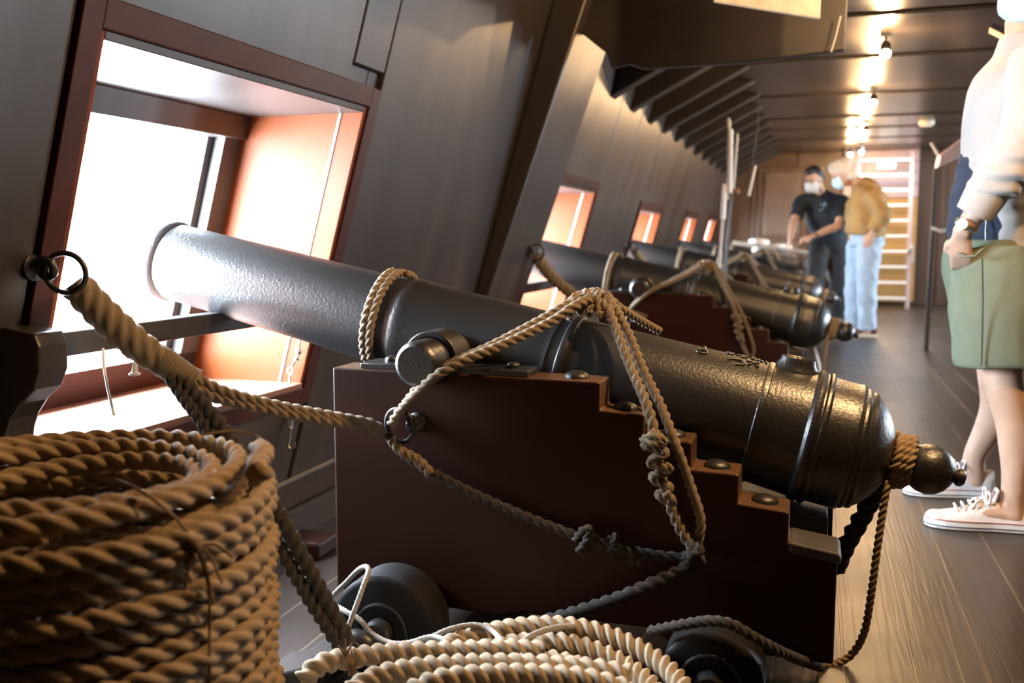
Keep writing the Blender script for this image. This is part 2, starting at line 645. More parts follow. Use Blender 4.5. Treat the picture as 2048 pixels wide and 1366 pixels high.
seams = [-2.2, -.9, .4, 1.7, 3.0, 4.25, 5.55, 6.81, 8.49, 10.05, 11.07, 12.2, 13.3, YFAR]
mb = MB()
mb.box((-2.2, YB, CEIL + .06), (XR, YFAR + .3, CEIL + .16))
prev = YB
for s in seams:
    mb.box((-1.6, prev + .03, CEIL), (XR, s - .03, CEIL + .07))
    if s < YFAR:
        mb.box((-1.6, s + .03, CEIL - .012), (XR, s + .065, CEIL + .02))
    prev = s
struct(mb.build('ceiling', M['ceil'], smooth=0, bevel=.006))

# ship's side with gun ports, boards over a dark backing
ys = sorted({YB, YFAR} | {p[0] for p in PORTS} | {p[1] for p in PORTS})
mb = MB()


def wblock(y0, y1, z0, z1, o0, o1, g=0.0):
    y0 += g
    y1 -= g
    mb.hexa([W(y0, z0, o0), W(y0, z0, o1), W(y1, z0, o1), W(y1, z0, o0), W(y0, z1, o0), W(y0, z1, o1), W(y1, z1, o1), W(y1, z1, o0)])


ZT = 2.16
FR = .055                       # port frame width, lining boards stop there
for y0, y1 in zip(ys[:-1], ys[1:]):
    p = [q for q in PORTS if abs(q[0] - y0) < 1e-6]
    if p:
        wblock(y0, y1, 0, p[0][2], -.55, -.02)
        wblock(y0, y1, p[0][3], ZT, -.55, -.02)
    else:
        wblock(y0, y1, 0, ZT, -.55, -.02)
cuts = [-3.6, -2.4, -1.2, 0, .85, 1.465, 2.515, 2.705, 4.1]
wallmb = mb
edges = [YB, -2.3, -1.1, .1, .9, 1.465]
for a, b in zip(edges[:-1], edges[1:]):
    wblock(a, b, 0, ZT, -.02, .0, .004)
# above and below the first port
wblock(1.465, 2.515, PORTS[0][3] + FR, ZT, -.02, 0, .004)
wblock(2.515, 2.72, PORTS[0][3] + FR + .05, ZT, -.02, 0, .004)
wblock(2.72, 4.14, 0, ZT, -.02, 0, .003)
wblock(4.14, 4.665, 0, ZT, -.02, .0, .004)
prevy = 4.665
for i in range(1, 5):
    a, b, z0, z1 = PORTS[i]
    wblock(a - FR, b + FR, z1 + FR, ZT, -.02, 0, .006)
    wblock(a - FR, b + FR, .0, z0 - FR, -.02, 0, .006)
    nxt = PORTS[i + 1][0] - FR if i < 4 else YFAR
    m1 = b + FR + (nxt - b - FR) * .45
    if nxt - b > .6:
        wblock(b + FR, m1, 0, ZT, -.02, 0, .009)
        wblock(m1, nxt, 0, ZT, -.02, 0, .009)
    else:
        wblock(b + FR, nxt, 0, ZT, -.02, 0, .009)
wblock(1.465, 2.705, 0, PORTS[0][2] - .03, -.02, 0, .004)
struct(mb.build('wall_left', M['wall'], smooth=0, bevel=.005))

# rider standing proud of the side between the first two ports
mb = MB()
ya, yb = 4.12, 4.70
mb.hexa([W(ya, 0, 0), W(ya, 0, .02), W(yb, 0, .03), W(yb, 0, 0), W(ya, ZT, 0), W(ya, ZT, .17), W(yb, ZT, .17), W(yb, ZT, 0)])
struct(mb.build('trim_1', M['wall'], smooth=0, bevel=.012))

# waterway timber along the foot of the side
mb = MB()
mb.prism([W(YB, 0, .0), W(YB, 0, .02), W(YB, .11, .018), W(YB, .12, .0)], (0, YFAR - YB, 0))
struct(mb.build('baseboard_left', M['wall'], smooth=0, bevel=.008))

# port linings
for i, (a, b, z0, z1) in enumerate(PORTS):
    mb = MB()

    def blk(y0, y1, za, zb, o0, o1, mi):
        mb.hexa([W(y0, za, o0), W(y0, za, o1), W(y1, za, o1), W(y1, za, o0), W(y0, zb, o0), W(y0, zb, o1), W(y1, zb, o1), W(y1, zb, o0)], mi)
    t = .018
    blk(b - t, b, z0, z1, -.54, .004, 0)          # jambs
    blk(a, a + t, z0, z1, -.54, .004, 0)
    blk(a + t, b - t, z1 - t, z1, -.54, .004, 3)   # head
    blk(a + t, b - t, z0, z0 + t, -.54, .012, 2)   # sill
    s = .085                                       # outer stop
    blk(b - t - s, b - t, z0 + t, z1 - t, -.50, -.40, 5)  # stop lightened to grey, glare from the opening put into its colour
    blk(b - t - s - .03, b - t - s, z0 + t, z1 - t, -.52, -.44, 5)
    blk(a + t, a + t + s * .6, z0 + t, z1 - t, -.50, -.40, 3)
    blk(a + t, b - t, z1 - t - s * .8, z1 - t, -.50, -.38, 3)
    blk(a + t, b - t, z0 + t, z0 + t + .09, -.52, -.40, 1)
    # inner frame, slightly proud
    blk(b, b + FR, z0 - FR, z1 + FR, -.02, .012, 1)
    blk(a - FR, a, z0 - FR, z1 + FR, -.02, .012, 1)
    blk(a, b, z1, z1 + FR, -.02, .012, 1)
    blk(a, b, z0 - FR, z0, -.02, .012, 1)
    # thin pale bead down the jamb near the inner edge
    blk(b - t - .004, b - t, z0 + t, z1 - t, -.075, -.067, 4)
    o = struct(mb.build('window_%d' % (i + 1), [M['jamb'], M['redframe'], M['sill'], M['wall'], M['white'], M['greybar']], smooth=0, bevel=.003))

# far bulkhead, right and aft walls
mb = MB()
mb.box((-2.3, YFAR, 0), (XR, YFAR + .12, CEIL + .1))
for x in np.arange(-1.5, 5.4, .62):
    mb.box((x, YFAR - .03, 0), (x + .06, YFAR, CEIL))
struct(mb.build('wall_far', M['bulk'], smooth=0, bevel=.006))
mb = MB()                                        # starboard side, with gun ports of its own
yy = YB
for y0 in np.arange(7.15, 13.0, 3.05):
    mb.box((XR, yy, 0), (XR + .3, y0, CEIL + .1))
    mb.box((XR, y0, 0), (XR + .3, y0 + 1.1, .45))
    mb.box((XR, y0, 1.25), (XR + .3, y0 + 1.1, CEIL + .1))
    yy = y0 + 1.1
    p = area('sky_portal', (XR + .31, y0 + .55, .85), (0, PI / 2, 0), .85, 1.15, 1, (1, 1, 1))
    p.data.cycles.is_portal = True
mb.box((XR, yy, 0), (XR + .3, YFAR + .12, CEIL + .1))
struct(mb.build('wall_right', M['bulk'], smooth=0))
struct(MB().box((-2.3, YB - .1, 0), (XR + .1, YB, CEIL + .1)).build('wall_back', M['bulk'], smooth=0))
p0, p1 = at(1530, 345, YFAR - .03), at(1605, 480, YFAR - .03)
mb = MB()
mb.box((p0.x - .1, YFAR - .05, 0), (p1.x + .05, YFAR - .03, p0.z + .08))
mb.box((p0.x, YFAR - .075, .95), (p1.x - .05, YFAR - .05, p0.z), 1)
mb.box((p0.x, YFAR - .075, .12), (p1.x - .05, YFAR - .05, .85), 1)
struct(mb.build('door_1', [M['bulk'], M['panel']], smooth=0, bevel=.01))

# hanging knees between the side and the ceiling
knees = [5.62, 6.25, 6.95, 7.6, 8.3, 9.0, 9.7, 10.4, 11.1, 11.8, 12.5, 13.2, 13.9]
for k, y in enumerate(knees):
    mb = MB()
    z = 1.73
    pts = [W(y, z, 0), W(y, z + .02, .03), (-.47, y, CEIL + .004), W(y, CEIL + .01, 0)]
    mb.prism(pts, (0, .13, 0))
    struct(mb.build('trim_%d' % (k + 2), M['beam'], smooth=0, bevel=.006))
# broad low beam across the near end with its knee
mb = MB()
y = 4.2
pts = [W(y, 1.90, .0), (-.893, y, 1.706), (-.878, y, 1.645), (-.80, y, 1.66), (-.738, y, 1.636), (-.304, y, 1.638), (.092, y, 1.666), (.10, y, CEIL + .02), W(y, CEIL + .02, 0)]
mb.prism(pts, (0, .05, 0))
struct(mb.build('trim_20', M['beam'], smooth=0, bevel=.006))

# ------------------------------------------------------------------ cannons on their carriages
GP = Vector((.003, 0, .480))                    # centre of the base ring
GD = Vector((-1.597, 0, .363)).normalized()     # towards the muzzle
GN = Vector((GD.z, 0, -GD.x)) * (1 if -GD.x > 0 else -1)
if GN.z < 0:
    GN = -GN
PROF = [(-.316, .001), (-.314, .013), (-.308, .018), (-.300, .018), (-.294, .013), (-.290, .022), (-.280, .037), (-.265, .048), (-.247, .053), (-.228, .050),
        (-.214, .043), (-.210, .047), (-.203, .048), (-.197, .046), (-.194, .039), (-.186, .038), (-.172, .038), (-.164, .046), (-.160, .060), (-.152, .076),
        (-.142, .092), (-.130, .106), (-.120, .115), (-.113, .1195), (-.112, .124), (-.106, .126), (-.101, .124), (-.099, .127), (-.093, .130), (-.088, .1295), (-.086, .133),
        (-.079, .136), (-.073, .135), (-.070, .1345), (-.045, .135), (-.022, .1355), (-.020, .140), (-.016, .1425), (-.011, .1425), (-.007, .1395), (-.004, .1395), (0, .143), (.006, .1445), (.011, .143), (.014, .139),
        (.018, .1355), (.06, .1335), (.105, .1315), (.107, .1335), (.113, .134), (.118, .1335), (.120, .131), (.135, .1305), (.3, .1275), (.535, .1235),
        (.538, .1275), (.546, .129), (.553, .1275), (.556, .124), (.575, .121), (.580, .1225), (.586, .121), (.60, .1195), (.92, .1155),
        (.93, .1175), (.945, .1185), (.955, .117), (.965, .112), (.985, .109), (1.0, .1085), (1.3, .1035), (1.622, .0985), (1.630, .1035), (1.640, .105), (1.650, .1035), (1.656, .098),
        (1.70, .098), (1.76, .1005), (1.82, .107), (1.87, .115), (1.89, .117), (1.91, .115), (1.92, .105), (1.92, .055), (1.70, .05)]
CHEEK = [(-1.0, .62), (-.402, .614), (-.402, .557), (-.312, .552), (-.312, .506), (-.218, .504), (-.218, .449), (-.126, .446), (-.126, .389), (-.03, .380),
         (-.03, .320), (.06, .308), (.06, .087), (-.25, .089), (-.30, .115), (-.56, .115), (-.62, .10), (-1.0, .118)]


def make_cannon():
    root = empty('cannon', (0, 2.1, 0))
    for sgn, yy in ((-1, -.25), (1, .15)):
        mb = MB()
        mb.prism([(x, yy, z) for x, z in CHEEK], (0, .10, 0))
        ck = mb.build('cheek', [M['cheek'], M['worn_lit']], root, smooth=0, bevel=.005, seg=3)
        for pl in ck.data.polygons:              # bare wear on the steps, with lamplight put into the lighter brown
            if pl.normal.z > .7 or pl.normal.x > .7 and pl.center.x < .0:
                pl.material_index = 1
        if sgn < 0:
            mb = MB()
            mb.prism([(-.028, yy - .004, .322), (.062, yy - .004, .309), (.068, yy - .004, .300), (.066, yy - .004, .288), (-.028, yy - .004, .300)], (0, .108, 0))
            mb.build('step_plate', M['bed'], root, smooth=0, bevel=.004)
        for bx, bz in ((-.46, .615), (-.357, .5545), (-.262, .505), (-.172, .4475), (-.078, .3845)):
            mb = MB()
            mb.lathe([(0, .027), (.004, .0265), (.010, .022), (.014, .013), (.0155, .001)], (bx, yy + .05, bz - .001), (.05, 0, 1), 20)
            mb.build('bolt', M['fit'], ck)
    # trunnions with cap squares
    br = MB().lathe(PROF, GP, GD, 72, True).build('barrel', M['iron'], root, smooth=30)
    tz = .662
    tr = MB()
    tr.lathe([(-.325, .001), (-.325, .038), (-.318, .046), (-.31, .048), (.31, .048), (.318, .046), (.325, .038), (.325, .001)], (-.772, 0, tz - .018), (0, 1, 0), 36)
    tr.build('trunnion', M['iron'], br)
    for yy in (-.245, .155):
        mb = MB()
        arc = []
        for k in range(13):
            a = PI * k / 12
            arc.append((-.772 + .062 * math.cos(a), yy, tz - .018 + .062 * math.sin(a)))
        inn = [(-.772 + .050 * math.cos(PI * k / 12), yy, tz - .018 + .050 * math.sin(PI * k / 12)) for k in range(12, -1, -1)]
        mb.prism(arc + inn, (0, .09, 0))
        cs = mb.build('cap_square', M['fit'], root, smooth=40, bevel=.003)
        for xa, xb, zt, nx in ((-.935, -.825, .632, -.88), (-.725, -.555, .629, -.60)):
            f = MB().box((xa, yy, zt - .013), (xb, yy + .09, zt))
            f.lathe([(-.004, .015), (.008, .015), (.012, .010)], (nx, yy + .045, zt), (0, 0, 1), 12)
            f.build('flange', M['fit'], cs, smooth=40, bevel=.002)
    # vent field with priming cup, cast marks
    c = GP + GD * .062 + GN * .127
    mb = MB()
    mb.lathe([(-.01, .040), (.0, .038), (.010, .033), (.022, .0275), (.028, .027), (.031, .0255), (.029, .0235), (.022, .021), (.014, .012), (.012, .001)], c, GN + GD * .05, 32)
    vs = []
    for v in mb.v:
        d = Vector(v) - c
        vs.append(tuple(c + d + GD * (d.dot(GD) * .35)))
    mb.v = vs
    vp = mb.build('vent_patch', M['iron'], br, smooth=60)
    mb = MB()
    e = c + GN * .024
    mb.bar(e - GD * .030, e + GD * .030, .009, .007)
    mb.ball(c + GN * .021, .010, 12)
    mb.build('vent_bridge', M['fit'], vp, bevel=.002)
    mb = MB()
    Yv = Vector((0, 1, 0))

    def onb(s, y):
        r = .1305 - (s - .135) * .018
        return GP + GD * s + Yv * y + GN * (math.sqrt(max(r * r - y * y, 0)) + .001)

    def stroke(l, r=.0028):
        MB().tube([onb(s, y) for s, y in l], [r] * len(l), 8).build('cast_mark', M['iron'], br, smooth=80)
    def circ(s, y, a, b, k0=0, k1=12):
        stroke([(s + a * math.cos(2 * PI * k / 12), y + b * math.sin(2 * PI * k / 12)) for k in range(k0, k1 + 1)])
    stroke([(.262, .015), (.258, -.012), (.256, -.028)])
    circ(.262, -.036, .012, .008)
    circ(.205, .0, .008, .007)
    stroke([(.190, .0), (.178, .012), (.168, -.004), (.180, -.010)])
    circ(.150, .006, .009, .012)
    circ(.185, -.045, .018, .010, 0, 9)
    stroke([(.160, -.045), (.150, -.030), (.140, -.046)])
    stroke([(.137, -.01), (.128, .008), (.126, -.016)])
    stroke([(.166, -.028), (.140, -.026)])
    # bed, quoin, axles, trucks
    mb = MB()
    mb.hexa([(-.70, -.15, .245), (.03, -.15, .225), (.03, .15, .225), (-.70, .15, .245), (-.70, -.15, .285), (.03, -.15, .265), (.03, .15, .265), (-.70, .15, .285)])
    mb.build('stool_bed', M['bed'], root, smooth=0, bevel=.004)
    mb = MB()
    mb.hexa([(-.34, -.085, .275), (.045, -.085, .264), (.045, .085, .264), (-.34, .085, .275), (-.34, -.085, .395), (.045, -.085, .325), (.045, .085, .325), (-.34, .085, .395)])
    mb.build('quoin', M['bed'], root, smooth=0, bevel=.005)
    MB().box((-1.0, -.15, .14), (-.92, .15, .55)).build('transom', M['cheek'], root, smooth=0, bevel=.004)
    for x, r, h in ((-.81, .112, .1), (-.155, .095, .085)):
        mb = MB()
        mb.box((x - .05, -.30, r - .045), (x + .05, .30, r + .05))
        ax = mb.build('axletree', M['cheek'], root, smooth=0, bevel=.005)
        for sg in (-1, 1):
            mb = MB()
            prof = [(0, r - .012), (.003, r - .004), (.008, r), (.092, r), (.097, r - .004), (.10, r - .012)]
            mb.lathe(prof, (x, sg * .37 - .05, r), (0, 1, 0), 48)
            wh = mb.build('truck_wheel', M['wheel'], root, smooth=35)
            mb = MB()
            mb.lathe([(0, .030), (.025, .030), (.03, .024)], (x, sg * .42, r), (0, sg, 0), 24)
            mb.torus((x, sg * .421, r), .055, .004, (0, 1, 0), 32, 8)
            mb.build('hub', M['fit'], wh, smooth=40)
    # ring bolt on the cheek
    for yy, sg in ((-.25, -1), (.25, 1)):
        mb = MB()
        mb.lathe([(0, .020), (.004, .020), (.010, .012), (.012, .008), (.028, .008)], (-.80, yy, .512), (0, sg, 0), 16)
        mb.torus((-.80, yy + sg * .032, .512), .014, .006, (1, 0, 0), 20, 8)
        mb.torus((-.825, yy + sg * .034, .508), .036, .005, (.25, 1, .1), 32, 8)
        mb.build('ring_bolt', M['fit'], root, smooth=50)
    return root


def loop_pts(s, off=.0105, n=90, y0=0, turns=1.0, ds=.0):
    out = []
    r = np.interp(s, [p[0] for p in PROF[40:]], [p[1] for p in PROF[40:]]) + off
    b = GD.cross(GN)
    for k in range(n):
        a = 2 * PI * turns * k / (n - 1)
        out.append(GP + Vector((0, 2.1, 0)) + GD * (s + ds * k / (n - 1)) + GN * (r * math.cos(a)) + b * (r * math.sin(a)))
    return out


gun = make_cannon()
tag(gun, 'nearest black iron cannon on a stepped dark red carriage, beside the tall rope coil', 'cannon', 'cannons along the gun deck')
# ropes of the near gun
GUNROPES = []
o = rope('barrel_rope', loop_pts(.985, .0105, turns=2.0, ds=.034), .0105, M['rope'], pitch=.06)
tag(o, 'two turns of hemp rope around the middle of the nearest barrel', 'rope', 'rope turns around the barrels')
GUNROPES.append((o, 'two turns of hemp rope around the middle of the %s barrel'))

SA = ats([(783, 848, 1.815), (800, 822, 1.80), (832, 788, 1.785), (872, 752, 1.775), (925, 722, 1.80), (1010, 688, 1.86), (1100, 645, 1.93), (1150, 612, 1.97), (1188, 598, 2.02),
          (1215, 618, 2.0), (1236, 668, 1.955), (1262, 735, 1.905), (1290, 800, 1.85), (1308, 862, 1.825), (1325, 960, 1.822), (1352, 1040, 1.825), (1386, 1100, 1.825)])
SB = ats([(790, 838, 1.832), (845, 764, 1.80), (900, 728, 1.83), (985, 690, 1.885), (1075, 643, 1.95), (1130, 611, 1.99), (1180, 590, 2.045),
          (1218, 600, 2.04), (1252, 655, 1.985), (1285, 735, 1.93), (1322, 812, 1.875), (1352, 890, 1.835), (1380, 970, 1.832), (1401, 1040, 1.832), (1393, 1098, 1.838)])
t = empty('breeching_rope', tuple(SA[0]))
tag(t, 'doubled hemp rope tented over the nearest cannon from its cheek ring', 'rope', 'ropes tented over the cannons')
inv = Matrix.Translation(-Vector(tuple(SA[0])))


def rel(o, par):
    o.data.transform(Matrix.Translation(-par.location))   # shape kept in the thing's own space
    o.parent = par
    return o


rel(rope('strand', SA, .0115, M['rope'], pitch=.062), t)
rel(rope('strand', SB, .0105, M['rope'], pitch=.058), t)
SCc = ats([(1128, 622, 2.0), (1150, 596, 2.03), (1185, 584, 2.06), (1215, 594, 2.06), (1240, 616, 2.08), (1275, 638, 2.15), (1318, 662, 2.24)])
rel(rope('strand', SCc, .0105, M['rope'], pitch=.055), t)
rel(rope('crown_wrap', ats([(1140, 640, 1.985), (1150, 592, 2.01), (1160, 625, 2.02), (1172, 583, 2.03), (1180, 628, 2.0), (1194, 580, 2.03), (1200, 632, 1.99), (1216, 588, 2.03), (1222, 640, 1.985)]), .0085, M['rope'], pitch=.045), t)
# plaited knots where the doubled rope comes down the cheek
kn = ats([(1300, 865, 1.805), (1322, 880, 1.80), (1290, 890, 1.80), (1330, 905, 1.80), (1300, 925, 1.795), (1340, 938, 1.80), (1305, 955, 1.80), (1338, 975, 1.80), (1318, 990, 1.80), (1345, 1005, 1.80), (1330, 985, 1.79)])
rel(rope('knot', kn, .0105, M['rope'], pitch=.05), t)
kn = ats([(1284, 880, 1.80), (1300, 872, 1.79), (1318, 876, 1.79), (1330, 884, 1.80), (1310, 886, 1.785), (1290, 884, 1.79)])
rel(rope('knot', kn, .008, M['rope'], pitch=.05), t)
rel(rope('knot', ats([(1378, 1085, 1.82), (1400, 1100, 1.80), (1380, 1112, 1.80), (1404, 1120, 1.815), (1372, 1116, 1.825), (1385, 1096, 1.80)]), .010, M['ropedark'], pitch=.05), t)
TENT = t

D1 = ats([(775, 868, 1.815), (790, 890, 1.812), (830, 925, 1.822), (950, 988, 1.828), (1060, 1036, 1.83), (1150, 1070, 1.83), (1215, 1090, 1.828), (1300, 1108, 1.828), (1372, 1116, 1.828)])
t = empty('cheek_rope', tuple(D1[0]))
tag(t, 'dark rope sloping down the near carriage cheek to a knot', 'rope')
rel(rope('strand', D1, .0105, M['ropedark'], pitch=.07), t)
rel(rope('splice', ats([(782, 878, 1.80), (800, 900, 1.80), (835, 920, 1.81), (862, 948, 1.815)]), .012, M['rope'], pitch=.05), t)
for q in ([(1152, 1080, 1.81), (1165, 1062, 1.80), (1180, 1060, 1.80), (1172, 1085, 1.795), (1160, 1100, 1.80), (1180, 1095, 1.81), (1192, 1075, 1.80)],
          [(1215, 1082, 1.81), (1232, 1075, 1.80), (1222, 1100, 1.80), (1245, 1090, 1.80), (1235, 1110, 1.81), (1262, 1095, 1.80), (1268, 1128, 1.81)]):
    rel(rope('knot', ats(q), .010, M['ropedark'], pitch=.05), t)
D2 = ats([(1392, 1112, 1.82), (1365, 1140, 1.815), (1310, 1165, 1.81), (1240, 1195, 1.805), (1150, 1225, 1.80), (1070, 1247, 1.795), (1015, 1258, 1.79), (985, 1262, 1.785)])
o = rope('tackle_rope', D2, .0145, M['ropedark'], pitch=.075)
tag(o, 'thick dark rope rising to the rear of the near carriage above the pale coil', 'rope')

# side tackle from the ship's side
R2 = ats([(148, 566, 1.50), (200, 622, 1.53), (265, 682, 1.565), (330, 728, 1.60), (352, 742, 1.61)])
t = empty('side_tackle', W(1.44, .845))
tag(t, 'thick served rope running from iron wall ring to the nearest carriage', 'rope', 'side tackles of the cannons')
mb = MB()
c = Vector(W(1.46, .845, .0))
mb.lathe([(0, .026), (.008, .026), (.016, .014), (.032, .012)], c, (1, 0, .0), 20)
mb.torus(c + Vector((.034, 0, 0)), .018, .008, (0, 1, .3), 20, 8)
rc = at(131, 546, 1.47)
mb.torus(rc, .038, .0055, (-.35, 1, .1), 36, 8)
rel(mb.build('wall_ring', M['fit'], smooth=50), t)
rel(rope('served_eye', R2, .033, M['rope'], pitch=.16, strands=5, groove=.82, rvar=lambda u: .85 + .5 * np.clip(u, 0, 1) * (1 - u) + .12 * (1 - u)), t)
sz = ats([(322, 718, 1.595), (345, 737, 1.605), (372, 756, 1.617), (392, 766, 1.625)])
rel(rope('seizing', sz, .031, M['rope'], pitch=.012, strands=1, groove=.93, nth=28, sub=9), t)
b1 = ats([(380, 752, 1.625), (450, 783, 1.655), (540, 808, 1.70), (650, 830, 1.755), (735, 846, 1.80), (762, 858, 1.812)])
b2 = ats([(378, 770, 1.615), (445, 799, 1.65), (540, 821, 1.695), (650, 841, 1.75), (728, 852, 1.795), (760, 866, 1.812)])
rel(rope('strand', b1, .0125, M['rope'], pitch=.066), t)
rel(rope('strand', b2, .0125, M['rope'], pitch=.066), t)
SIDE = t
f1 = ats([(350, 745, 1.60), (392, 790, 1.59), (430, 835, 1.575), (490, 920, 1.56), (560, 1030, 1.55), (625, 1150, 1.55), (700, 1288, 1.56)])
f2 = ats([(335, 742, 1.60), (370, 795, 1.58), (405, 842, 1.565), (470, 945, 1.55), (540, 1062, 1.54), (612, 1185, 1.54), (684, 1298, 1.55)])
t = empty('falling_tackle', tuple(f1[-1]))
tag(t, 'dark doubled rope dropping behind the big coil to the floor', 'rope')
rel(rope('strand', f1, .0155, M['ropedark'], pitch=.075), t)
rel(rope('strand', f2, .0155, M['ropedark'], pitch=.062), t)

# cascabel rope and its tail to the deck
t = empty('cascabel_rope', (.2, 2.1, .44))
tag(t, 'tan rope turned around the neck of the nearest breech with a tail to the floor', 'rope', 'ropes at the breech necks')
cp = []
bb = GD.cross(GN)
for k in range(110):
    a = 2 * PI * 3.2 * k / 109
    cp.append(GP + Vector((0, 2.1, 0)) + GD * (-.166 - .036 * k / 109) + GN * ((.0475 + .003 * math.sin(k * .5)) * math.cos(a)) + bb * (.0475 * math.sin(a)))
rel(rope('turns', cp, .0115, M['manila'], pitch=.045), t)
tl = ats([(1778, 955, 2.06), (1772, 985, 2.05), (1757, 1080, 2.04), (1742, 1190, 2.04), (1728, 1265, 2.05), (1700, 1312, 2.06), (1660, 1330, 2.05), (1640, 1328, 2.02)])
rel(rope('tail', tl, .0085, M['manila'], pitch=.045), t)
CASC = t
st = ats([(1762, 955, 2.10), (1742, 1000, 2.12), (1715, 1050, 2.14), (1690, 1095, 2.16), (1672, 1140, 2.18)])
o = rope('breech_strap', st, .021, M['ropedark'], pitch=.10)
tag(o, 'thick black rope slung under the nearest breech', 'rope')

# the other guns
ORD = ['second', 'third', 'fourth', 'fifth']
for k, (gy, gx, gz) in enumerate(((5.15, -.08, 0), (8.10, -.10, 0), (10.95, -.10, 0), (13.2, -.10, 0))):
    off = Vector((gx, gy - 2.1, gz))
    c = copy_tree(gun)
    c.location = Vector((0, 2.1, 0)) + off
    c['label'] = 'black iron cannon on red carriage, %s gun from the near end' % ORD[k]
    for src, lab in ((GUNROPES[0][0], GUNROPES[0][1] % ORD[k]), (TENT, 'doubled hemp rope tented over the %s cannon from the near end' % ORD[k]),
                     (SIDE, 'rope tackle from the wall ring to the %s carriage from the near end' % ORD[k]),
                     (CASC, 'rope around the breech neck of the %s cannon from the near end' % ORD[k])):
        d = copy_tree(src)
        d.location = src.location + off
        if src is SIDE:                           # its ring sits on the side, or on the rider
            d.location.x = src.location.x + (.05 if k == 0 else .0)
        d['label'] = lab

# bar across each port, corbel block beside the first port
for i, (a, b, z0, z1) in enumerate(PORTS[:4]):
    dz = (.0, -.05, -.06, -.06)[i]
    mb = MB()
    zz = .690 + dz
    mb.hexa([W(a - .10, zz - .026, .0), W(a - .10, zz - .026, .05), W(b + .06, zz - .026, .05), W(b + .06, zz - .026, .0),
             W(a - .10, zz + .026, .0), W(a - .10, zz + .026, .05), W(b + .06, zz + .026, .05), W(b + .06, zz + .026, .0)])
    o = mb.build('port_bar', M['greybar'], smooth=0, bevel=.004)
    tag(o, 'grey wooden bar across the %s gun port below the barrel' % ['nearest', 'second', 'third', 'fourth'][i], 'bar', 'bars across the gun ports')
mb = MB()
pr = [at(25, 650, 1.44), at(92, 664, 1.44), at(102, 690, 1.44), at(103, 740, 1.44), at(92, 775, 1.44), at(62, 805, 1.44), at(44, 835, 1.44), at(36, 862, 1.44), at(28, 960, 1.44), at(-40, 960, 1.44), at(-40, 640, 1.44)]
mb.prism([Vector((p.x, 1.41, p.z)) for p in pr], (0, .075, 0))
o = mb.build('corbel_block', M['wall'], smooth=0, bevel=.006)
tag(o, 'dark scroll-edged wooden block fixed left of the nearest gun port', 'block')

# turnbuckle and hook hanging by the first port
t = empty('turnbuckle', tuple(at(585, 760, 2.66)))
tag(t, 'galvanised turnbuckle with hook hanging beside the nearest port', 'turnbuckle')
YT = 2.60
mb = MB()
pp = [at(600, 680, YT), at(597, 705, YT), at(594, 722, YT)]
mb.tube(pp, .004, 8)
mb.ball(at(597, 703, YT), .011, 12)
mb.ball(at(593, 716, YT), .009, 12)
mb.torus(at(581, 742, YT), .011, .0035, (.2, 1, 0), 20, 8)
mb.tube([at(592, 718, YT), at(584, 732, YT)], .004, 8)
rel(mb.build('shackle', M['steel'], smooth=50), t)
mb = MB()
mb.tube([at(580, 752, YT), at(579, 775, YT)], .0045, 8)
mb.tube([at(577, 775, YT), at(577, 858, YT)], .0042, 8)
mb.tube([at(583, 775, YT), at(583, 858, YT)], .0042, 8)
mb.ball(at(580, 775, YT), .0085, 12)
mb.ball(at(580, 856, YT), .0085, 12)
rel(mb.build('body', M['steel'], smooth=50), t)
mb = MB()
mb.tube([at(580, 856, YT), at(579, 878, YT), at(576, 892, YT), at(582, 899, YT), at(590, 893, YT), at(590, 884, YT)], [.004, .004, .0045, .0045, .0035, .002], 8)
rel(mb.build('hook', M['steel'], smooth=50), t)
mb = MB()
mb.tube([at(206, 697, 1.62), at(208, 735, 1.60), at(216, 780, 1.57), at(228, 830, 1.55)], .003, 8)
o = mb.build('lanyard', M['lace'], smooth=50)
tag(o, 'short white cord hanging from the bar in the nearest port', 'cord')
mb = MB()
q = [at(268, 705, 1.62), at(271, 722, 1.62), at(269, 748, 1.62)]
mb.tube(q, [.005, .004, .007], 8)
mb.ball(q[-1], .010, 10, (1.4, 1, .5))
o = mb.build('cord_tassel', M['cord'], smooth=50)
tag(o, 'small pale rope tassel hanging from the nearest port bar', 'tassel')

# ------------------------------------------------------------------ big coil at the left
CX, CY, CR, RR = -.965, 1.03, .262, .0142
pts = []
layers = 20.6
ztop = .565
n = int(layers * 60)
for k in range(n):
    u = k / (n - 1)
    a = 2 * PI * layers * u
    wob = .0025 * math.sin(a * 1.31 + 1) + .004 * math.sin(a * .37) + .0015 * math.sin(a * 2.23 + .4)
    r = CR + wob
    z = RR + (ztop - RR) * u + .0035 * math.sin(a * .83 + 2)
    pts.append((CX + r * math.cos(a), CY + r * math.sin(a), z))
a0 = 2 * PI * layers
for k in range(1, 200):            # turns laid inward on top
    u = k / 199
    a = a0 + 2 * PI * 3.1 * u
    r = CR - .03 * min(1, u * 4) - .085 * u + .005 * math.sin(a * 1.7)
    z = ztop + .024 * min(1, u * 5) - .055 * max(0, u - .3) + .005 * math.sin(a * 1.3 + .5)
    pts.append((CX + r * math.cos(a), CY + r * math.sin(a), z))
t = empty('rope_coil', (CX, CY, 0))
tag(t, 'tall tan coil of thick laid rope tied with twine, below the nearest gun port', 'rope coil')
rel(rope('coiled_rope', pts, RR + .001, M['manila'], pitch=.100, nth=24, sub=6, groove=.5), t)
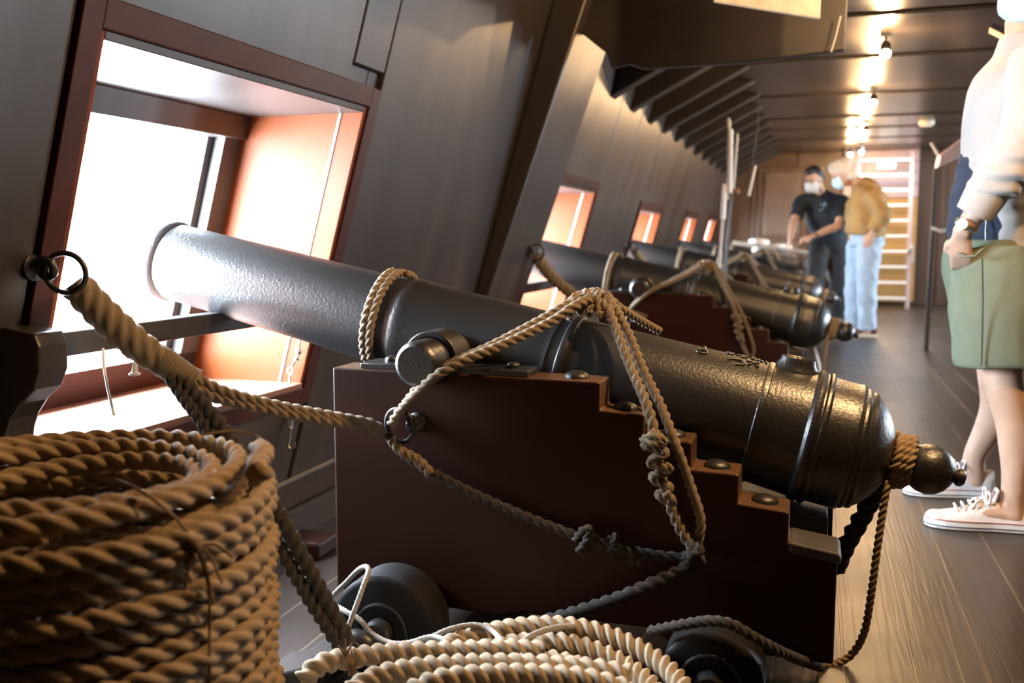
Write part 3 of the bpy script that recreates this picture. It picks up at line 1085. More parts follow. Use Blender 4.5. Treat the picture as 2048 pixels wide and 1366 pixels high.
# second, inner wall of the coil
pts = []
for k in range(520):
    u = k / 519
    a = 2 * PI * 9 * u + .7
    r = CR - .033 + .004 * math.sin(a * 1.4)
    pts.append((CX + r * math.cos(a), CY + r * math.sin(a), .26 + .285 * u + .003 * math.sin(a * .8)))
rel(rope('coiled_rope', pts, RR, M['manila'], pitch=.100, nth=18, sub=5, groove=.5), t)
ang = math.radians(14)
e0 = Vector((CX + (CR + .002) * math.cos(ang), CY + (CR + .002) * math.sin(ang), .575))
pts = [Vector((CX + (CR - .005) * math.cos(ang + .5), CY + (CR - .005) * math.sin(ang + .5), .592)), Vector((CX + CR * math.cos(ang + .25), CY + CR * math.sin(ang + .25), .598)), e0 + Vector((0, 0, .022)), e0 + Vector((.024, -.03, .018))]
rel(rope('cut_end', pts, RR * 1.05, M['manila'], pitch=.09, rvar=lambda u: 1 + .25 * np.clip((u - .85) / .15, 0, 1)), t)


def rim(a, dr, z):
    return Vector((CX + (CR + dr) * math.cos(a), CY + (CR + dr) * math.sin(a), z))


tw = MB()
aa = math.radians(-18)
ln = [rim(aa - .25, -.06, .612), rim(aa - .18, -.01, .603), rim(aa - .06, .012, .565), rim(aa, .018, .53)] + [rim(aa + .05 + .01 * math.sin(k), .0175, .53 - .05 * k) for k in range(1, 10)]
tw.tube([Vector(p) for p in spline(ln, .01)], .0021, 6)
for dx, dz in ((.02, -.05), (-.012, -.06), (.03, -.02), (-.02, .012), (.012, -.075)):
    p = rim(aa, .02, .532)
    tw.tube([Vector(q) for q in spline([p, p + Vector((dx * .5, dx * .5, dz * .4 + .008)), p + Vector((dx, dx, dz))], .006)], .002, 6)
tw.ball(rim(aa, .018, .532), .009, 10)
rel(tw.build('twine_lashing', M['twine'], smooth=60), t)
yv = MB()
ln = spline([rim(1.05, -.07, .607), rim(.95, -.03, .612), rim(.85, -.005, .607), rim(.75, .004, .60)], .01)
yv.tube([Vector(p) for p in ln], .0019, 6)
rel(yv.build('loose_yarn', M['manila'], smooth=60), t)

# ------------------------------------------------------------------ pale coil on the floor in front of the carriage
t = empty('rope_coil', (-.5, 1.42, 0))
tag(t, 'low coil of soft pale rope on the floor before the near carriage', 'rope coil')
BX, BY = -.50, 1.41
R3 = .0205


def ell(a, rx, ry, z, cx=BX, cy=BY):
    return (cx + rx * math.cos(a), cy + ry * math.sin(a), z)


pts = []
nt_ = 6.0
for k in range(int(nt_ * 48)):
    u = k / (nt_ * 48 - 1)
    a = 2 * PI * nt_ * u + 2.6
    lay = nt_ * u
    r = .305 - .043 * (lay % 3) if lay < 3 else .300 - .043 * (lay - 3)
    z = R3 + (0 if lay < 3 else .040) + .004 * math.sin(a * 1.7)
    pts.append(ell(a, r, r * .86, z))
rel(rope('coiled_rope', pts, R3, M['cotton'], groove=.64, pitch=.072, sub=7), t)
# raised loops leaning on the carriage at the right
for j, (rx, ry, zb, zt, cx, cy) in enumerate(((.262, .255, .085, .150, -.428, 1.47), (.226, .222, .078, .130, -.436, 1.47), (.19, .19, .070, .108, -.444, 1.47))):
    q = []
    for k in range(64):
        a = -1.9 + 4.9 * k / 63
        q.append((cx + rx * math.cos(a), cy + ry * math.sin(a), zb + (zt - zb) * max(0, math.sin(a * .8 + .35)) + .002 * math.sin(5 * a)))
    rel(rope('coiled_rope', q, R3, M['cotton'], groove=.64, pitch=.072), t)
# the turns crossing in front, with a tied end
lo = [[(604, 1362, 1.42), (640, 1330, 1.44), (700, 1316, 1.47), (790, 1306, 1.50), (900, 1303, 1.53), (1000, 1300, 1.55), (1090, 1302, 1.57)],
      [(700, 1385, 1.36), (760, 1352, 1.40), (850, 1336, 1.43), (960, 1330, 1.45), (1060, 1331, 1.47), (1170, 1338, 1.48), (1262, 1352, 1.48)],
      [(800, 1395, 1.34), (880, 1362, 1.36), (985, 1352, 1.39), (1080, 1352, 1.41), (1180, 1362, 1.42), (1260, 1385, 1.42)]]
for l in lo:
    rel(rope('coiled_rope', ats(l), R3, M['cotton'], groove=.64, pitch=.072), t)
tie = MB()
p = at(697, 1325, 1.44)
tdir = at(722, 1314, 1.475) - at(672, 1320, 1.455)
for k in range(3):
    tie.torus(p + tdir.normalized() * .005 * k, .0215, .0022, tdir, 24, 6)
for dx, dy, dz in ((.004, -.01, .035), (.012, -.008, .030), (-.004, -.012, .022)):
    q = p + Vector((0, -.012, .018))
    tie.tube([q, q + Vector((dx, dy * .5, dz * .6)), q + Vector((dx * 1.6, dy, dz))], [.0025, .002, .0012], 6)
rel(tie.build('twine_tie', M['twine'], smooth=60), t)

# grey cord over the wheel and coil
t = empty('thin_cord', tuple(at(780, 1285, 1.6)))
tag(t, 'thin pale grey cord looping over the front wheel and the pale coil', 'cord')
c1 = ats([(682, 1302, 1.60), (700, 1245, 1.61), (722, 1185, 1.635), (737, 1140, 1.672), (722, 1136, 1.69), (695, 1162, 1.70), (662, 1200, 1.69), (690, 1222, 1.655), (720, 1240, 1.645), (745, 1268, 1.64),
          (790, 1287, 1.63), (850, 1278, 1.63), (900, 1258, 1.64), (950, 1250, 1.66), (985, 1262, 1.65), (1010, 1290, 1.60), (1032, 1312, 1.57), (1060, 1340, 1.50), (1110, 1352, 1.475),
          (1165, 1346, 1.475), (1206, 1322, 1.50)])
rel(rope('strand', c1, .0058, M['cord'], pitch=.03, nth=12, groove=.85), t)
c2 = ats([(820, 1286, 1.60), (860, 1274, 1.60), (888, 1280, 1.58), (896, 1300, 1.555), (880, 1318, 1.52), (862, 1328, 1.49)])
rel(rope('strand', c2, .0058, M['cord'], pitch=.03, nth=12, groove=.85), t)
c3 = ats([(1206, 1322, 1.50), (1150, 1352, 1.46), (1085, 1350, 1.47), (1050, 1322, 1.52), (1040, 1296, 1.57), (1062, 1272, 1.62), (1110, 1256, 1.68), (1160, 1254, 1.72), (1190, 1270, 1.745)])
rel(rope('strand', c3, .0062, M['cord'], pitch=.03, nth=12, groove=.85), t)
c4 = ats([(1300, 1262, 1.70), (1360, 1250, 1.68), (1420, 1242, 1.675), (1465, 1250, 1.675), (1520, 1282, 1.68), (1580, 1312, 1.74), (1640, 1334, 1.98)])
o = rope('rear_rope', c4, .0105, M['ropedark'], pitch=.05)
tag(o, 'dark rope passing over the rear wheel of the near carriage', 'rope')

# block and lever lying in front of the front wheel
t = empty('rope_block', tuple(at(705, 1300, 1.6)))
tag(t, 'black rope block at the foot of the falling tackle, before the front wheel', 'rope block')
p = at(712, 1292, 1.60)
mb = MB()
mb.ball(p, .045, 20, (1.0, .6, .75))
rel(mb.build('shell', M['fit'], smooth=60), t)
mb = MB()
mb.torus(p + Vector((.004, -.026, .0)), .018, .005, (0, 1, 0), 24, 8)
mb.lathe([(0, .012), (.012, .012)], p + Vector((.004, -.022, 0)), (0, -1, 0), 16)
rel(mb.build('sheave', M['fit'], smooth=60), t)
mb = MB()
crv = [(470, 1352), (553, 1318), (585, 1302), (620, 1297), (650, 1275), (690, 1262), (690, 1300), (655, 1312), (620, 1335), (553, 1350), (470, 1392)]
mb.prism([atz(x, y, .065) for x, y in crv], (0, 0, -.05))
o = mb.build('iron_lever', M['fit'], smooth=0, bevel=.006)
tag(o, 'black curved iron lever lying on the floor behind the big coil', 'lever')

# floor cleat by the side and the white barrier line
mb = MB()
mb.box((-1.42, 2.3, 0), (-1.30, 2.42, .05))
o = mb.build('floor_cleat', M['cheek'], smooth=0, bevel=.01)
tag(o, 'small dark wooden cleat on the floor under the nearest barrel', 'cleat')
o = rope('white_line', [(.075, 6.3, .012), (.055, 7.3, .012), (.0, 8.8, .012), (-.04, 10.3, .012)], .010, M['cord'], pitch=.05, nth=10, sub=3)
tag(o, 'thin white rope laid along the floor past the breeches', 'rope')

# ------------------------------------------------------------------ rammer bundle, hanging boards
t = empty('rammer_bundle', tuple(at(1457, 545, 7.2)))
tag(t, 'upright bundle of pale gun rods standing between the far cannons', 'gun tools')
Y = 7.2
mb = MB()
mb.tube([at(1458, 262, Y), at(1457, 243, Y), at(1457, 236, Y)], [.012, .018, .008], 10)
mb.tube([at(1456, 400, Y), at(1456, 262, Y)], .009, 10)
rel(mb.build('rod', M['pale'], smooth=50), t)
rel(MB().cyl(at(1459, 386, Y - .03), at(1461, 259, Y - .03), .019, 14).build('sleeve', M['white'], smooth=50), t)
rel(MB().tube([at(1466, 386, Y + .05), at(1475, 268, Y + .05)], .0085, 10).build('rod', M['pale'], smooth=50), t)
mb = MB()
mb.tube([at(1441, 378, Y), at(1480, 383, Y)], .014, 10)
mb.ball(at(1474, 383, Y), .024, 12)
rel(mb.build('toggle', M['brown'], smooth=50), t)
rel(MB().tube([at(1446, 438, Y - .04), at(1449, 368, Y - .04)], [.018, .016], 10).build('sleeve', M['lace'], smooth=50), t)
rel(MB().tube([at(1432, 600, Y - .04) * 1 - Vector((0, 0, at(1432, 600, Y - .04).z)), at(1437, 530, Y - .04), at(1441, 500, Y - .04), at(1446, 436, Y - .04)], [.02, .02, .012, .009], 10).build('rod', M['pale'], smooth=50), t)
rel(MB().tube([at(1440, 600, Y) - Vector((0, 0, at(1440, 600, Y).z)), at(1447, 580, Y), at(1452, 520, Y), at(1463, 386, Y)], [.018, .018, .010, .010], 10).build('rod', M['greybar'], smooth=50), t)
mb = MB()
mb.hexa([at(1484, 388, 8.0), at(1494, 392, 8.0), at(1496, 392, 8.12), at(1487, 388, 8.12), at(1497, 336, 8.0), at(1508, 332, 8.0), at(1510, 332, 8.12), at(1500, 336, 8.12)])
mb.hexa([at(1494, 392, 8.0), at(1498, 392, 8.0), at(1500, 392, 8.12), at(1496, 392, 8.12), at(1508, 332, 8.0), at(1511, 331, 8.0), at(1513, 331, 8.12), at(1510, 332, 8.12)], 1)
o = mb.build('hanging_board', [M['bulk'], M['pale']], smooth=0)
tag(o, 'small slanted board with a pale edge hanging right of the rods', 'board')
mb = MB()
mb.tube([at(1504, 333, 8.06), at(1516, 250, 8.06), (at(1516, 250, 8.06).x, 8.06, CEIL - .01)], .003, 6)
rel(mb.build('cord', M['beam'], smooth=0), o)

# plywood box and dangling line on the low beam
mb = MB()
a, b = at(1641, 38, 3.6), at(1430, -3, 3.24)
e = Vector((-.008, .014, 0))
z1 = CEIL - .002
mb.hexa([(b.x, b.y, a.z), (a.x, a.y, a.z), (a.x + e.x, a.y + e.y, a.z), (b.x + e.x, b.y + e.y, a.z), (b.x, b.y, z1), (a.x, a.y, z1), (a.x + e.x, a.y + e.y, z1), (b.x + e.x, b.y + e.y, z1)])
o = mb.build('plywood_panel', M['ply'], smooth=0, bevel=.004)
tag(o, 'pale plywood panel hung overhead in front of the low dark beam', 'panel')
mb = MB()
mb.tube([at(1681, 32, 4.17), at(1672, 70, 4.17), at(1662, 104, 4.17)], .0035, 8)
o = mb.build('dangling_line', M['cord'], smooth=50)
tag(o, 'thin pale line dangling from the corner of the low beam', 'cord')
mb = MB()
mb.hexa([at(1979, 62, 4.4), at(2150, 150, 4.4), at(2150, 130, 5.0), at(1985, 52, 5.0), at(1981, 54, 4.4), at(2150, 140, 4.4), at(2150, 120, 5.0), at(1987, 46, 5.0)], 0)
mb.hexa([at(1977, 66, 4.38), at(2150, 156, 4.38), at(2150, 156, 4.40), at(1977, 66, 4.40), at(1979, 55, 4.38), at(2150, 140, 4.38), at(2150, 140, 4.40), at(1979, 55, 4.40)], 1)
o = mb.build('hatch_board', [M['beam'], M['ply']], smooth=0)
tag(o, 'dark overhead board with a pale edge above the shoulder of the near man', 'board')

# ------------------------------------------------------------------ ladder, boarding, bracket at the far end
t = empty('ladder', (.85, 13.4, 0))
tag(t, 'pale wooden ladder rising to the lit hatch at the far end', 'ladder')
lt, lb = Vector((1.19, 13.75, 2.06)), Vector((1.155, 13.15, .0))
rt, rb = Vector((.53, 13.75, 2.06)), Vector((.50, 13.15, .0))
for tp, bt in ((lt, lb), (rt, rb)):
    rel(MB().bar(bt, tp, .05, .09, (0, 1, 0)).build('stile', M['mauve'], smooth=0, bevel=.006), t)
for k in range(10):
    u = (k + .7) / 10.3
    rel(MB().bar(rb.lerp(rt, u) + Vector((.02, 0, 0)), lb.lerp(lt, u) - Vector((.02, 0, 0)), .13, .028, (0, 0, 1)).build('rung', M['white'], smooth=0, bevel=.004), t)
p = at(1773, 331, 13.5)
MBn = MB().box((p.x - .11, 13.50, p.z - .035), (p.x + .11, 13.53, p.z + .035))
rel(MBn.build('notice', M['white'], smooth=0), t)
mb = MB()
mb.tube([Vector((1.17, 13.33, .80)), Vector((1.2, 13.28, .78)), Vector((1.15, 13.28, .76)), Vector((1.19, 13.3, .83)), Vector((1.21, 13.3, .6))], .018, 8)
rel(mb.build('rope_lashing', M['cord'], smooth=50), t)
mb = MB()
for k in range(7):
    mb.box((.35, 13.95, .05 + k * .20), (1.30, 13.99, .245 + k * .20))
o = mb.build('ochre_boarding', M['ochre'], smooth=0, bevel=.006)
tag(o, 'ochre horizontal boarding behind the lower half of the ladder', 'boarding')
mb = MB()
for k in range(4):
    mb.box((.35, 13.95, 1.46 + k * .16), (1.30, 13.99, 1.615 + k * .16))
o = mb.build('mauve_boarding', M['mauve'], smooth=0, bevel=.006)
tag(o, 'mauve painted boarding behind the upper rungs of the ladder', 'boarding')
t = empty('side_bracket', (1.05, 8.2, 1.4))
tag(t, 'mauve wooden bracket with a post near the man on the right', 'bracket')
mb = MB()
Y = 8.2
mb.prism([at(1876, 334, Y), at(1882, 308, Y), at(1935, 268, Y), at(1990, 250, Y), at(1990, 280, Y)], (0, .25, 0))
rel(mb.build('knee', M['mauve'], smooth=0, bevel=.008), t)
q = at(1872, 340, Y + .1)
rel(MB().bar(q, (q.x - .01, q.y, 0), .035, .035, (0, 1, 0)).build('post', M['wall'], smooth=0, bevel=.004), t)
rel(MB().tube([at(1862, 285, Y + .05), at(1878, 312, Y + .05)], .012, 8).build('peg', M['pale'], smooth=50), t)
rel(MB().tube([at(1864, 456, Y + .08), at(1880, 462, Y), at(1902, 460, Y)], .012, 8).build('lashing', M['cord'], smooth=50), t)
mb = MB()
p = atz(1853, 243, CEIL)
mb.lathe([(0, .075), (.03, .075), (.05, .05), (.055, .001)], (p.x, p.y, CEIL), (0, 0, -1), 24)
o = mb.build('smoke_detector', M['cream'], smooth=40)
tag(o, 'round white smoke detector on the ceiling', 'smoke detector')

# cloth and tools on the far gun
t = empty('cloth_bundle', (-.6, 10.9, .75))
tag(t, 'white cloth bundle lying over the fourth cannon by the man in navy', 'cloth')
mb = MB()
p = at(1545, 492, 10.9)
for k in range(9):
    mb.ball(p + Vector((rng.uniform(-.22, .16), rng.uniform(-.06, .06), rng.uniform(-.05, .05))), .06, 10, (1.5, .8, .7))
o = skinned(mb, 'cloth', M['lace'], None, .02, 3)
rel(o, t)
mb = MB()
mb.tube([at(1465, 484, 10.8), at(1620, 506, 10.8)], .022, 10)
o = mb.build('sponge_staff', M['pale'], smooth=50)
tag(o, 'pale staff lying along the top of the fourth cannon', 'gun tool')

# ------------------------------------------------------------------ lamps
LN = ['over the nearest breech', 'inboard of the nearest breech', 'before the near man', 'nearest in view', 'second in view, added for the ceiling glints', 'third in view, added for the ceiling glints', 'beside the ladder head', 'left of the ladder head']
for k, (x, y, e) in enumerate(LAMPS):
    hx = -1 if x > .7 else 1
    t = empty('ceiling_spotlight', (x, y, CEIL))
    tag(t, 'warm ceiling spotlight in the overhead row, %s' % LN[k], 'ceiling light', 'spotlights along the ceiling')
    mb = MB()
    mb.lathe([(0, .035), (.012, .035), (.014, .008), (.06, .008)], (0, 0, -.0), (0, 0, -1), 16)
    mb.lathe([(-.045, .02), (-.03, .030), (.03, .034), (.032, .028)], (0, 0, -.085), (0, -.5, -.85), 20)
    mb.build('housing', M['lampbody'], t, smooth=40)
    MB().ball((0, -.02, -.115), .028, 16).build('bulb', M['bulb'], t, smooth=80)
    d = bpy.data.lights.new('lamp_light', 'POINT')
    d.energy = 45 * e
    d.color = WARM
    d.shadow_soft_size = .035
    lo_ = bpy.data.objects.new('lamp_light', d)
    COL.objects.link(lo_)
    lo_.parent = t
    lo_.location = (0, -.05, -.165)

# ------------------------------------------------------------------ people
def V3(*a):
    return Vector(a)


def lerp_pts(a, b, n):
    a, b = Vector(a), Vector(b)
    return [a.lerp(b, k / (n - 1)) for k in range(n)]


def limb(mb, pts, rs, n=16, side=None, sub=4):
    """smooth tapering limb through joints; rs radius or (r, r) per joint"""
    P = [Vector(p) for p in pts]
    R_ = [r if isinstance(r, (tuple, list)) else (r, r) for r in rs]
    Q = [2 * P[0] - P[1]] + P + [2 * P[-1] - P[-2]]
    out, ro = [], []
    for i in range(1, len(Q) - 2):
        p0, p1, p2, p3 = Q[i - 1:i + 3]
        for k in range(sub):
            t = k / sub
            out.append(.5 * (2 * p1 + (p2 - p0) * t + (2 * p0 - 5 * p1 + 4 * p2 - p3) * t * t + (3 * p1 - p0 - 3 * p2 + p3) * t ** 3))
            a, b = R_[i - 1], R_[i]
            u = t * t * (3 - 2 * t)
            ro.append((a[0] + (b[0] - a[0]) * u, a[1] + (b[1] - a[1]) * u))
    out.append(P[-1])
    ro.append(R_[-1])
    mb.tube(out, ro, n, side=side)


def add_hand(mb, wrist, fwd, nrm, thumb, curl=.6, s=1.0):
    """palm, four unequal bent fingers and a thumb; nrm points out of the back of the hand"""
    f, nn = Vector(fwd).normalized(), Vector(nrm).normalized()
    nn = (nn - f * nn.dot(f)).normalized()
    th = Vector(thumb)
    th = (th - f * th.dot(f) - nn * th.dot(nn)).normalized()
    wv = Vector(wrist)
    limb(mb, [wv - f * .01 * s, wv + f * .03 * s, wv + f * .085 * s], [(.026 * s, .019 * s), (.036 * s, .016 * s), (.040 * s, .013 * s)], 14, side=th)
    for k, (o, L) in enumerate(((.030, .074), (.010, .083), (-.010, .077), (-.029, .060))):
        b = wv + f * .080 * s + th * o * s
        d, p, a = f.copy(), b, .0
        pts = [b - f * .012 * s, b]
        for j, seg in enumerate((.45, .32, .25)):
            a += curl * (.55 + .3 * j) + .05 * k
            d = f * math.cos(a) - nn * math.sin(a) + th * o * .6
            p = p + d.normalized() * L * seg * s
            pts.append(p)
        mb.tube(pts, [.0095 * s, .0092 * s, .0085 * s, .0078 * s, .006 * s], 10)
    b = wv + f * .022 * s + th * .026 * s
    pts = [b - th * .01 * s, b + th * .018 * s + f * .018 * s, b + th * .026 * s + f * .042 * s - nn * .012 * s, b + th * .018 * s + f * .066 * s - nn * .024 * s]
    mb.tube(pts, [.013 * s, .0125 * s, .0105 * s, .007 * s], 10)


def add_head(mb, c, fwd, up, s=1.0):
    """skull, jaw, nose, brow, lips and ears; c is the centre of the head"""
    f, u = Vector(fwd).normalized(), Vector(up).normalized()
    u = (u - f * u.dot(f)).normalized()
    r = f.cross(u)
    def P(a, b, cc):
        return c + f * a * s + r * b * s + u * cc * s
    def blob(p, ra, rb, rc):
        n0 = len(mb.v)
        mb.ball((0, 0, 0), 1, 18)
        for i in range(n0, len(mb.v)):
            x, y, z = mb.v[i]
            mb.v[i] = tuple(p + f * x * ra * s + r * y * rb * s + u * z * rc * s)
    c = Vector(c)
    blob(P(-.012, 0, .030), .098, .076, .088)
    blob(P(.018, 0, -.035), .074, .064, .078)
    blob(P(.055, 0, -.092), .030, .034, .022)
    blob(P(.094, 0, -.022), .018, .014, .018)          # nose tip
    mb.tube([P(.080, 0, .022), P(.095, 0, -.018)], [.009 * s, .013 * s], 8)
    blob(P(.078, 0, .030), .014, .050, .012)           # brow
    blob(P(.082, 0, -.060), .010, .024, .008)          # lips
    blob(P(.078, 0, -.072), .010, .020, .007)
    for sg in (-1, 1):
        blob(P(-.01, sg * .076, -.012), .022, .010, .032)   # ears
        blob(P(.055, sg * .042, -.028), .025, .022, .022)   # cheeks
    return P


def eyes(P, root, s=1.0):
    for sg in (-1, 1):
        MB().ball(P(.079, sg * .031, .010), .0115 * s, 12).build('eye', M['eye'], root, smooth=80)


def face_mask(P, mat, root, name='face_mask'):
    mb = MB()
    n, m = 13, 9
    vs = []
    for i in range(n):
        for k in range(m):
            a = -1.15 + 2.3 * k / (m - 1)
            h = .012 - .118 * i / (n - 1)
            bul = .022 * math.sin(PI * i / (n - 1)) * math.cos(a * 1.2)
            rr = .092 - .022 * max(0, (i - 8) / 4)
            vs.append(P((rr + bul) * math.cos(a) + .012, (rr + bul * .4) * .86 * math.sin(a), h - .008 * abs(a)))
    fs = [(i * m + k, i * m + k + 1, (i + 1) * m + k + 1, (i + 1) * m + k) for i in range(n - 1) for k in range(m - 1)]
    mb.add(vs, fs)
    for sg in (-1, 1):
        for h in (.004, -.055):
            mb.tube([P(.045, sg * .078, h), P(.01, sg * .083, -.01), P(-.022, sg * .083, -.012)], .0018, 6)
    o = mb.build(name, mat, root, smooth=80)
    sd = o.modifiers.new('thick', 'SOLIDIFY')
    sd.thickness = .003
    return o


def folds(amp, freq, d=(1, .4, 2.2), seed=0.0):
    def fn(co):
        a = co @ np.array(d) * freq
        return amp * (np.sin(a + 1.7 * np.sin(co[:, 0] * freq * .7 + seed) + seed) * .6 + .4 * np.sin(a * 1.9 + co[:, 1] * freq + 2 * seed))
    return fn


# -------- the man at the right edge: sweatshirt, shorts, canvas shoes
root = empty('person', (.58, 3.38, 0))
tag(root, 'person in pale sweatshirt, green shorts and white canvas shoes, hand in pocket', 'person')
o0 = Vector((.58, 3.38, 0))
L = lambda *p: Vector(p) - o0
mb = MB()
# legs
for (hip, knee, shin, ank, heel, toe) in ((( .57, 3.25, .86), (.570, 3.215, .475), (.612, 3.215, .31), (.612, 3.205, .095), (.640, 3.205, .04), (.44, 3.20, .035)),
                                          ((.60, 3.50, .86), (.605, 3.585, .475), (.620, 3.60, .31), (.560, 3.60, .095), (.590, 3.605, .04), (.40, 3.60, .035))):
    hip, knee, shin, ank, heel, toe = [L(*q) for q in (hip, knee, shin, ank, heel, toe)]
    limb(mb, [hip, hip.lerp(knee, .5), knee, shin, ank + V3(0, 0, .06), ank, ank - V3(0, 0, .05)], [.095, .080, .060, (.060, .055), .038, .036, .04], 18)
    limb(mb, [heel, heel.lerp(toe, .5) + V3(0, 0, .015), toe], [(.034, .030), (.040, .028), (.036, .016)], 14, side=(0, 1, 0))
# trunk, neck
limb(mb, [L(.58, 3.38, .80), L(.58, 3.38, .95), L(.58, 3.38, 1.15), L(.59, 3.38, 1.36), L(.61, 3.38, 1.47)], [(.16, .125), (.155, .135), (.16, .125), (.18, .12), (.12, .08)], 20, side=(0, 1, 0))
limb(mb, [L(.61, 3.38, 1.44), L(.60, 3.38, 1.58)], [.062, .058], 16)
# arms
SH, EL, WR = L(.62, 3.17, 1.41), L(.555, 3.075, 1.165), L(.415, 3.125, .915)
limb(mb, [SH, SH.lerp(EL, .5), EL, EL.lerp(WR, .4), WR], [.055, .050, .044, .042, (.027, .030)], 16)
add_hand(mb, WR, (.12, .5, -1), (-.3, -1, 0), (-1, .2, 0), .25, .9)
SH2, EL2, WR2 = L(.60, 3.59, 1.40), L(.66, 3.66, 1.10), L(.52, 3.62, .90)
limb(mb, [SH2, SH2.lerp(EL2, .5), EL2, EL2.lerp(WR2, .4), WR2], [.055, .050, .044, .042, .029], 16)
add_hand(mb, WR2, (-.2, -.1, -1), (-.3, 1, 0), (-1, -.2, 0), .35, .95)
HP = add_head(mb, L(.635, 3.36, 1.675), (-1, -.08, -.10), (-.1, 0, 1))
skinned(mb, 'body', M['skinleg'], root, .0075, 4)
eyes(HP, root)
face_mask(HP, M['mask'], root)
hb = MB()
n0 = len(hb.v)
for q, rr in ((HP(-.02, 0, .045), .10), (HP(-.05, 0, .0), .085), (HP(.02, 0, .085), .07)):
    hb.ball(q, rr, 18, (1, .85, .9))
skinned(hb, 'hair', M['hairdark'], root, .012, 3)
# shirt under the sweatshirt
mb = MB()
limb(mb, [L(.60, 3.40, .845), L(.58, 3.40, .93), L(.575, 3.40, 1.03), L(.575, 3.40, 1.2), L(.60, 3.38, 1.45)], [(.175, .175), (.175, .172), (.172, .163), (.17, .135), (.12, .09)], 22, side=(0, 1, 0))
skinned(mb, 'shirt', M['navy'], root, .010, 5, disp=folds(.003, 30))
# sweatshirt: trunk open at the front plus both sleeves
mb = MB()
limb(mb, [L(.625, 3.40, .858), L(.62, 3.40, .95), L(.612, 3.39, 1.08), L(.60, 3.39, 1.22), L(.60, 3.38, 1.36), L(.615, 3.38, 1.47), L(.615, 3.38, 1.53)],
     [(.205, .150), (.205, .158), (.200, .165), (.195, .168), (.205, .15), (.12, .10), (.085, .085)], 24, side=(0, 1, 0))
limb(mb, [L(.61, 3.185, 1.43), L(.595, 3.125, 1.30), L(.562, 3.08, 1.18), L(.525, 3.085, 1.105), L(.487, 3.10, 1.05), L(.470, 3.106, 1.022)], [.088, .084, .080, .074, .064, .058], 20)
limb(mb, [L(.595, 3.58, 1.42), L(.62, 3.64, 1.25), L(.655, 3.66, 1.10), L(.56, 3.63, .98)], [.085, .078, .072, .056], 18)


def slv(co):
    w_ = np.exp(-((co[:, 0] - .0) / .13) ** 2 - ((co[:, 1] + .28) / .12) ** 2 - ((co[:, 2] - 1.08) / .11) ** 2)
    a = co[:, 2] * 120 + co[:, 0] * 46 + 1.5 * np.sin(co[:, 0] * 34 + co[:, 1] * 20)
    return w_ * .011 * np.sin(a) + .0035 * np.sin(co[:, 2] * 26 + 2 * np.sin(co[:, 0] * 15)) 


sw = skinned(mb, 'sweatshirt', M['sweat'], root, .0085, 5, disp=slv)
mb = MB()
limb(mb, [L(.480, 3.103, 1.042), L(.473, 3.105, 1.028), L(.448, 3.114, .978), L(.445, 3.115, .972)], [.060, .0595, .054, .047], 24)
mb.build('cuff', M['sweat'], sw, smooth=60)
mb = MB()                                        # zip hanging at the open front edge
zp = [L(.500, 3.232, 1.0), L(.497, 3.228, .93), L(.500, 3.224, .862)]
mb.tube(zp, .0022, 8)
mb.box(tuple(L(.496, 3.216, .835)), tuple(L(.504, 3.222, .865)))
mb.build('zip', M['steel'], sw, smooth=40)
mb = MB()
limb(mb, [L(.600, 3.30, 1.50), L(.66, 3.27, 1.50), L(.76, 3.38, 1.42), L(.66, 3.49, 1.50), L(.600, 3.46, 1.50)], [.035, .05, .065, .05, .035], 14)
skinned(mb, 'hood', M['sweat'], sw, .012, 4)
# shorts
mb = MB()
limb(mb, [L(.565, 3.38, .90), L(.565, 3.38, .80), L(.57, 3.38, .70)], [(.175, .165), (.185, .168), (.17, .15)], 22, side=(0, 1, 0))
limb(mb, [L(.565, 3.27, .84), L(.555, 3.225, .72), L(.556, 3.205, .60), L(.562, 3.205, .520)], [(.150, .125), (.156, .120), (.146, .115), (.142, .112)], 22, side=(1, 0, 0))
limb(mb, [L(.575, 3.50, .84), L(.59, 3.55, .70), L(.595, 3.565, .60), L(.60, 3.57, .522)], [(.145, .12), (.142, .118), (.135, .112), (.130, .11)], 22, side=(1, 0, 0))


def shf(co):
    a = co[:, 0] * 26 + co[:, 2] * 17
    return .006 * np.sin(a + 1.2 * np.sin(co[:, 2] * 9)) * np.clip((co[:, 0] + .02) * 9, 0, 1) + .0015 * np.sin(co[:, 2] * 40)


st_ = skinned(mb, 'shorts', M['shorts'], root, .009, 5, disp=shf)
mb = MB()
mb.tube([L(.468, 3.075, .845), L(.478, 3.086, .72), L(.483, 3.094, .60), L(.485, 3.098, .525)], .0022, 6)
mb.build('side_seam', M['seam'], st_, smooth=60)
mb = MB()
mb.tube([L(.400, 3.175, .868), L(.425, 3.115, .848), L(.452, 3.098, .850), L(.474, 3.10, .872)], .004, 8)
mb.build('pocket_hem', M['shorts'], st_, smooth=60)
# watch
wa = MB()
wc = EL.lerp(WR, .90)
wd = (WR - EL).normalized()
wa.lathe([(-.009, .034), (-.006, .036), (.006, .036), (.009, .034)], wc, wd, 28, cap=False)
wt = wa.build('watch_band', M['steel'], root, smooth=35)
wb = MB()
sd_ = Vector((-.55, -.82, -.1))
sd_ = (sd_ - wd * sd_.dot(wd)).normalized()
wb.lathe([(0, .017), (.009, .017), (.011, .014)], wc + sd_ * .031, sd_, 24)
wb.build('watch_case', M['white'], wt, smooth=35)


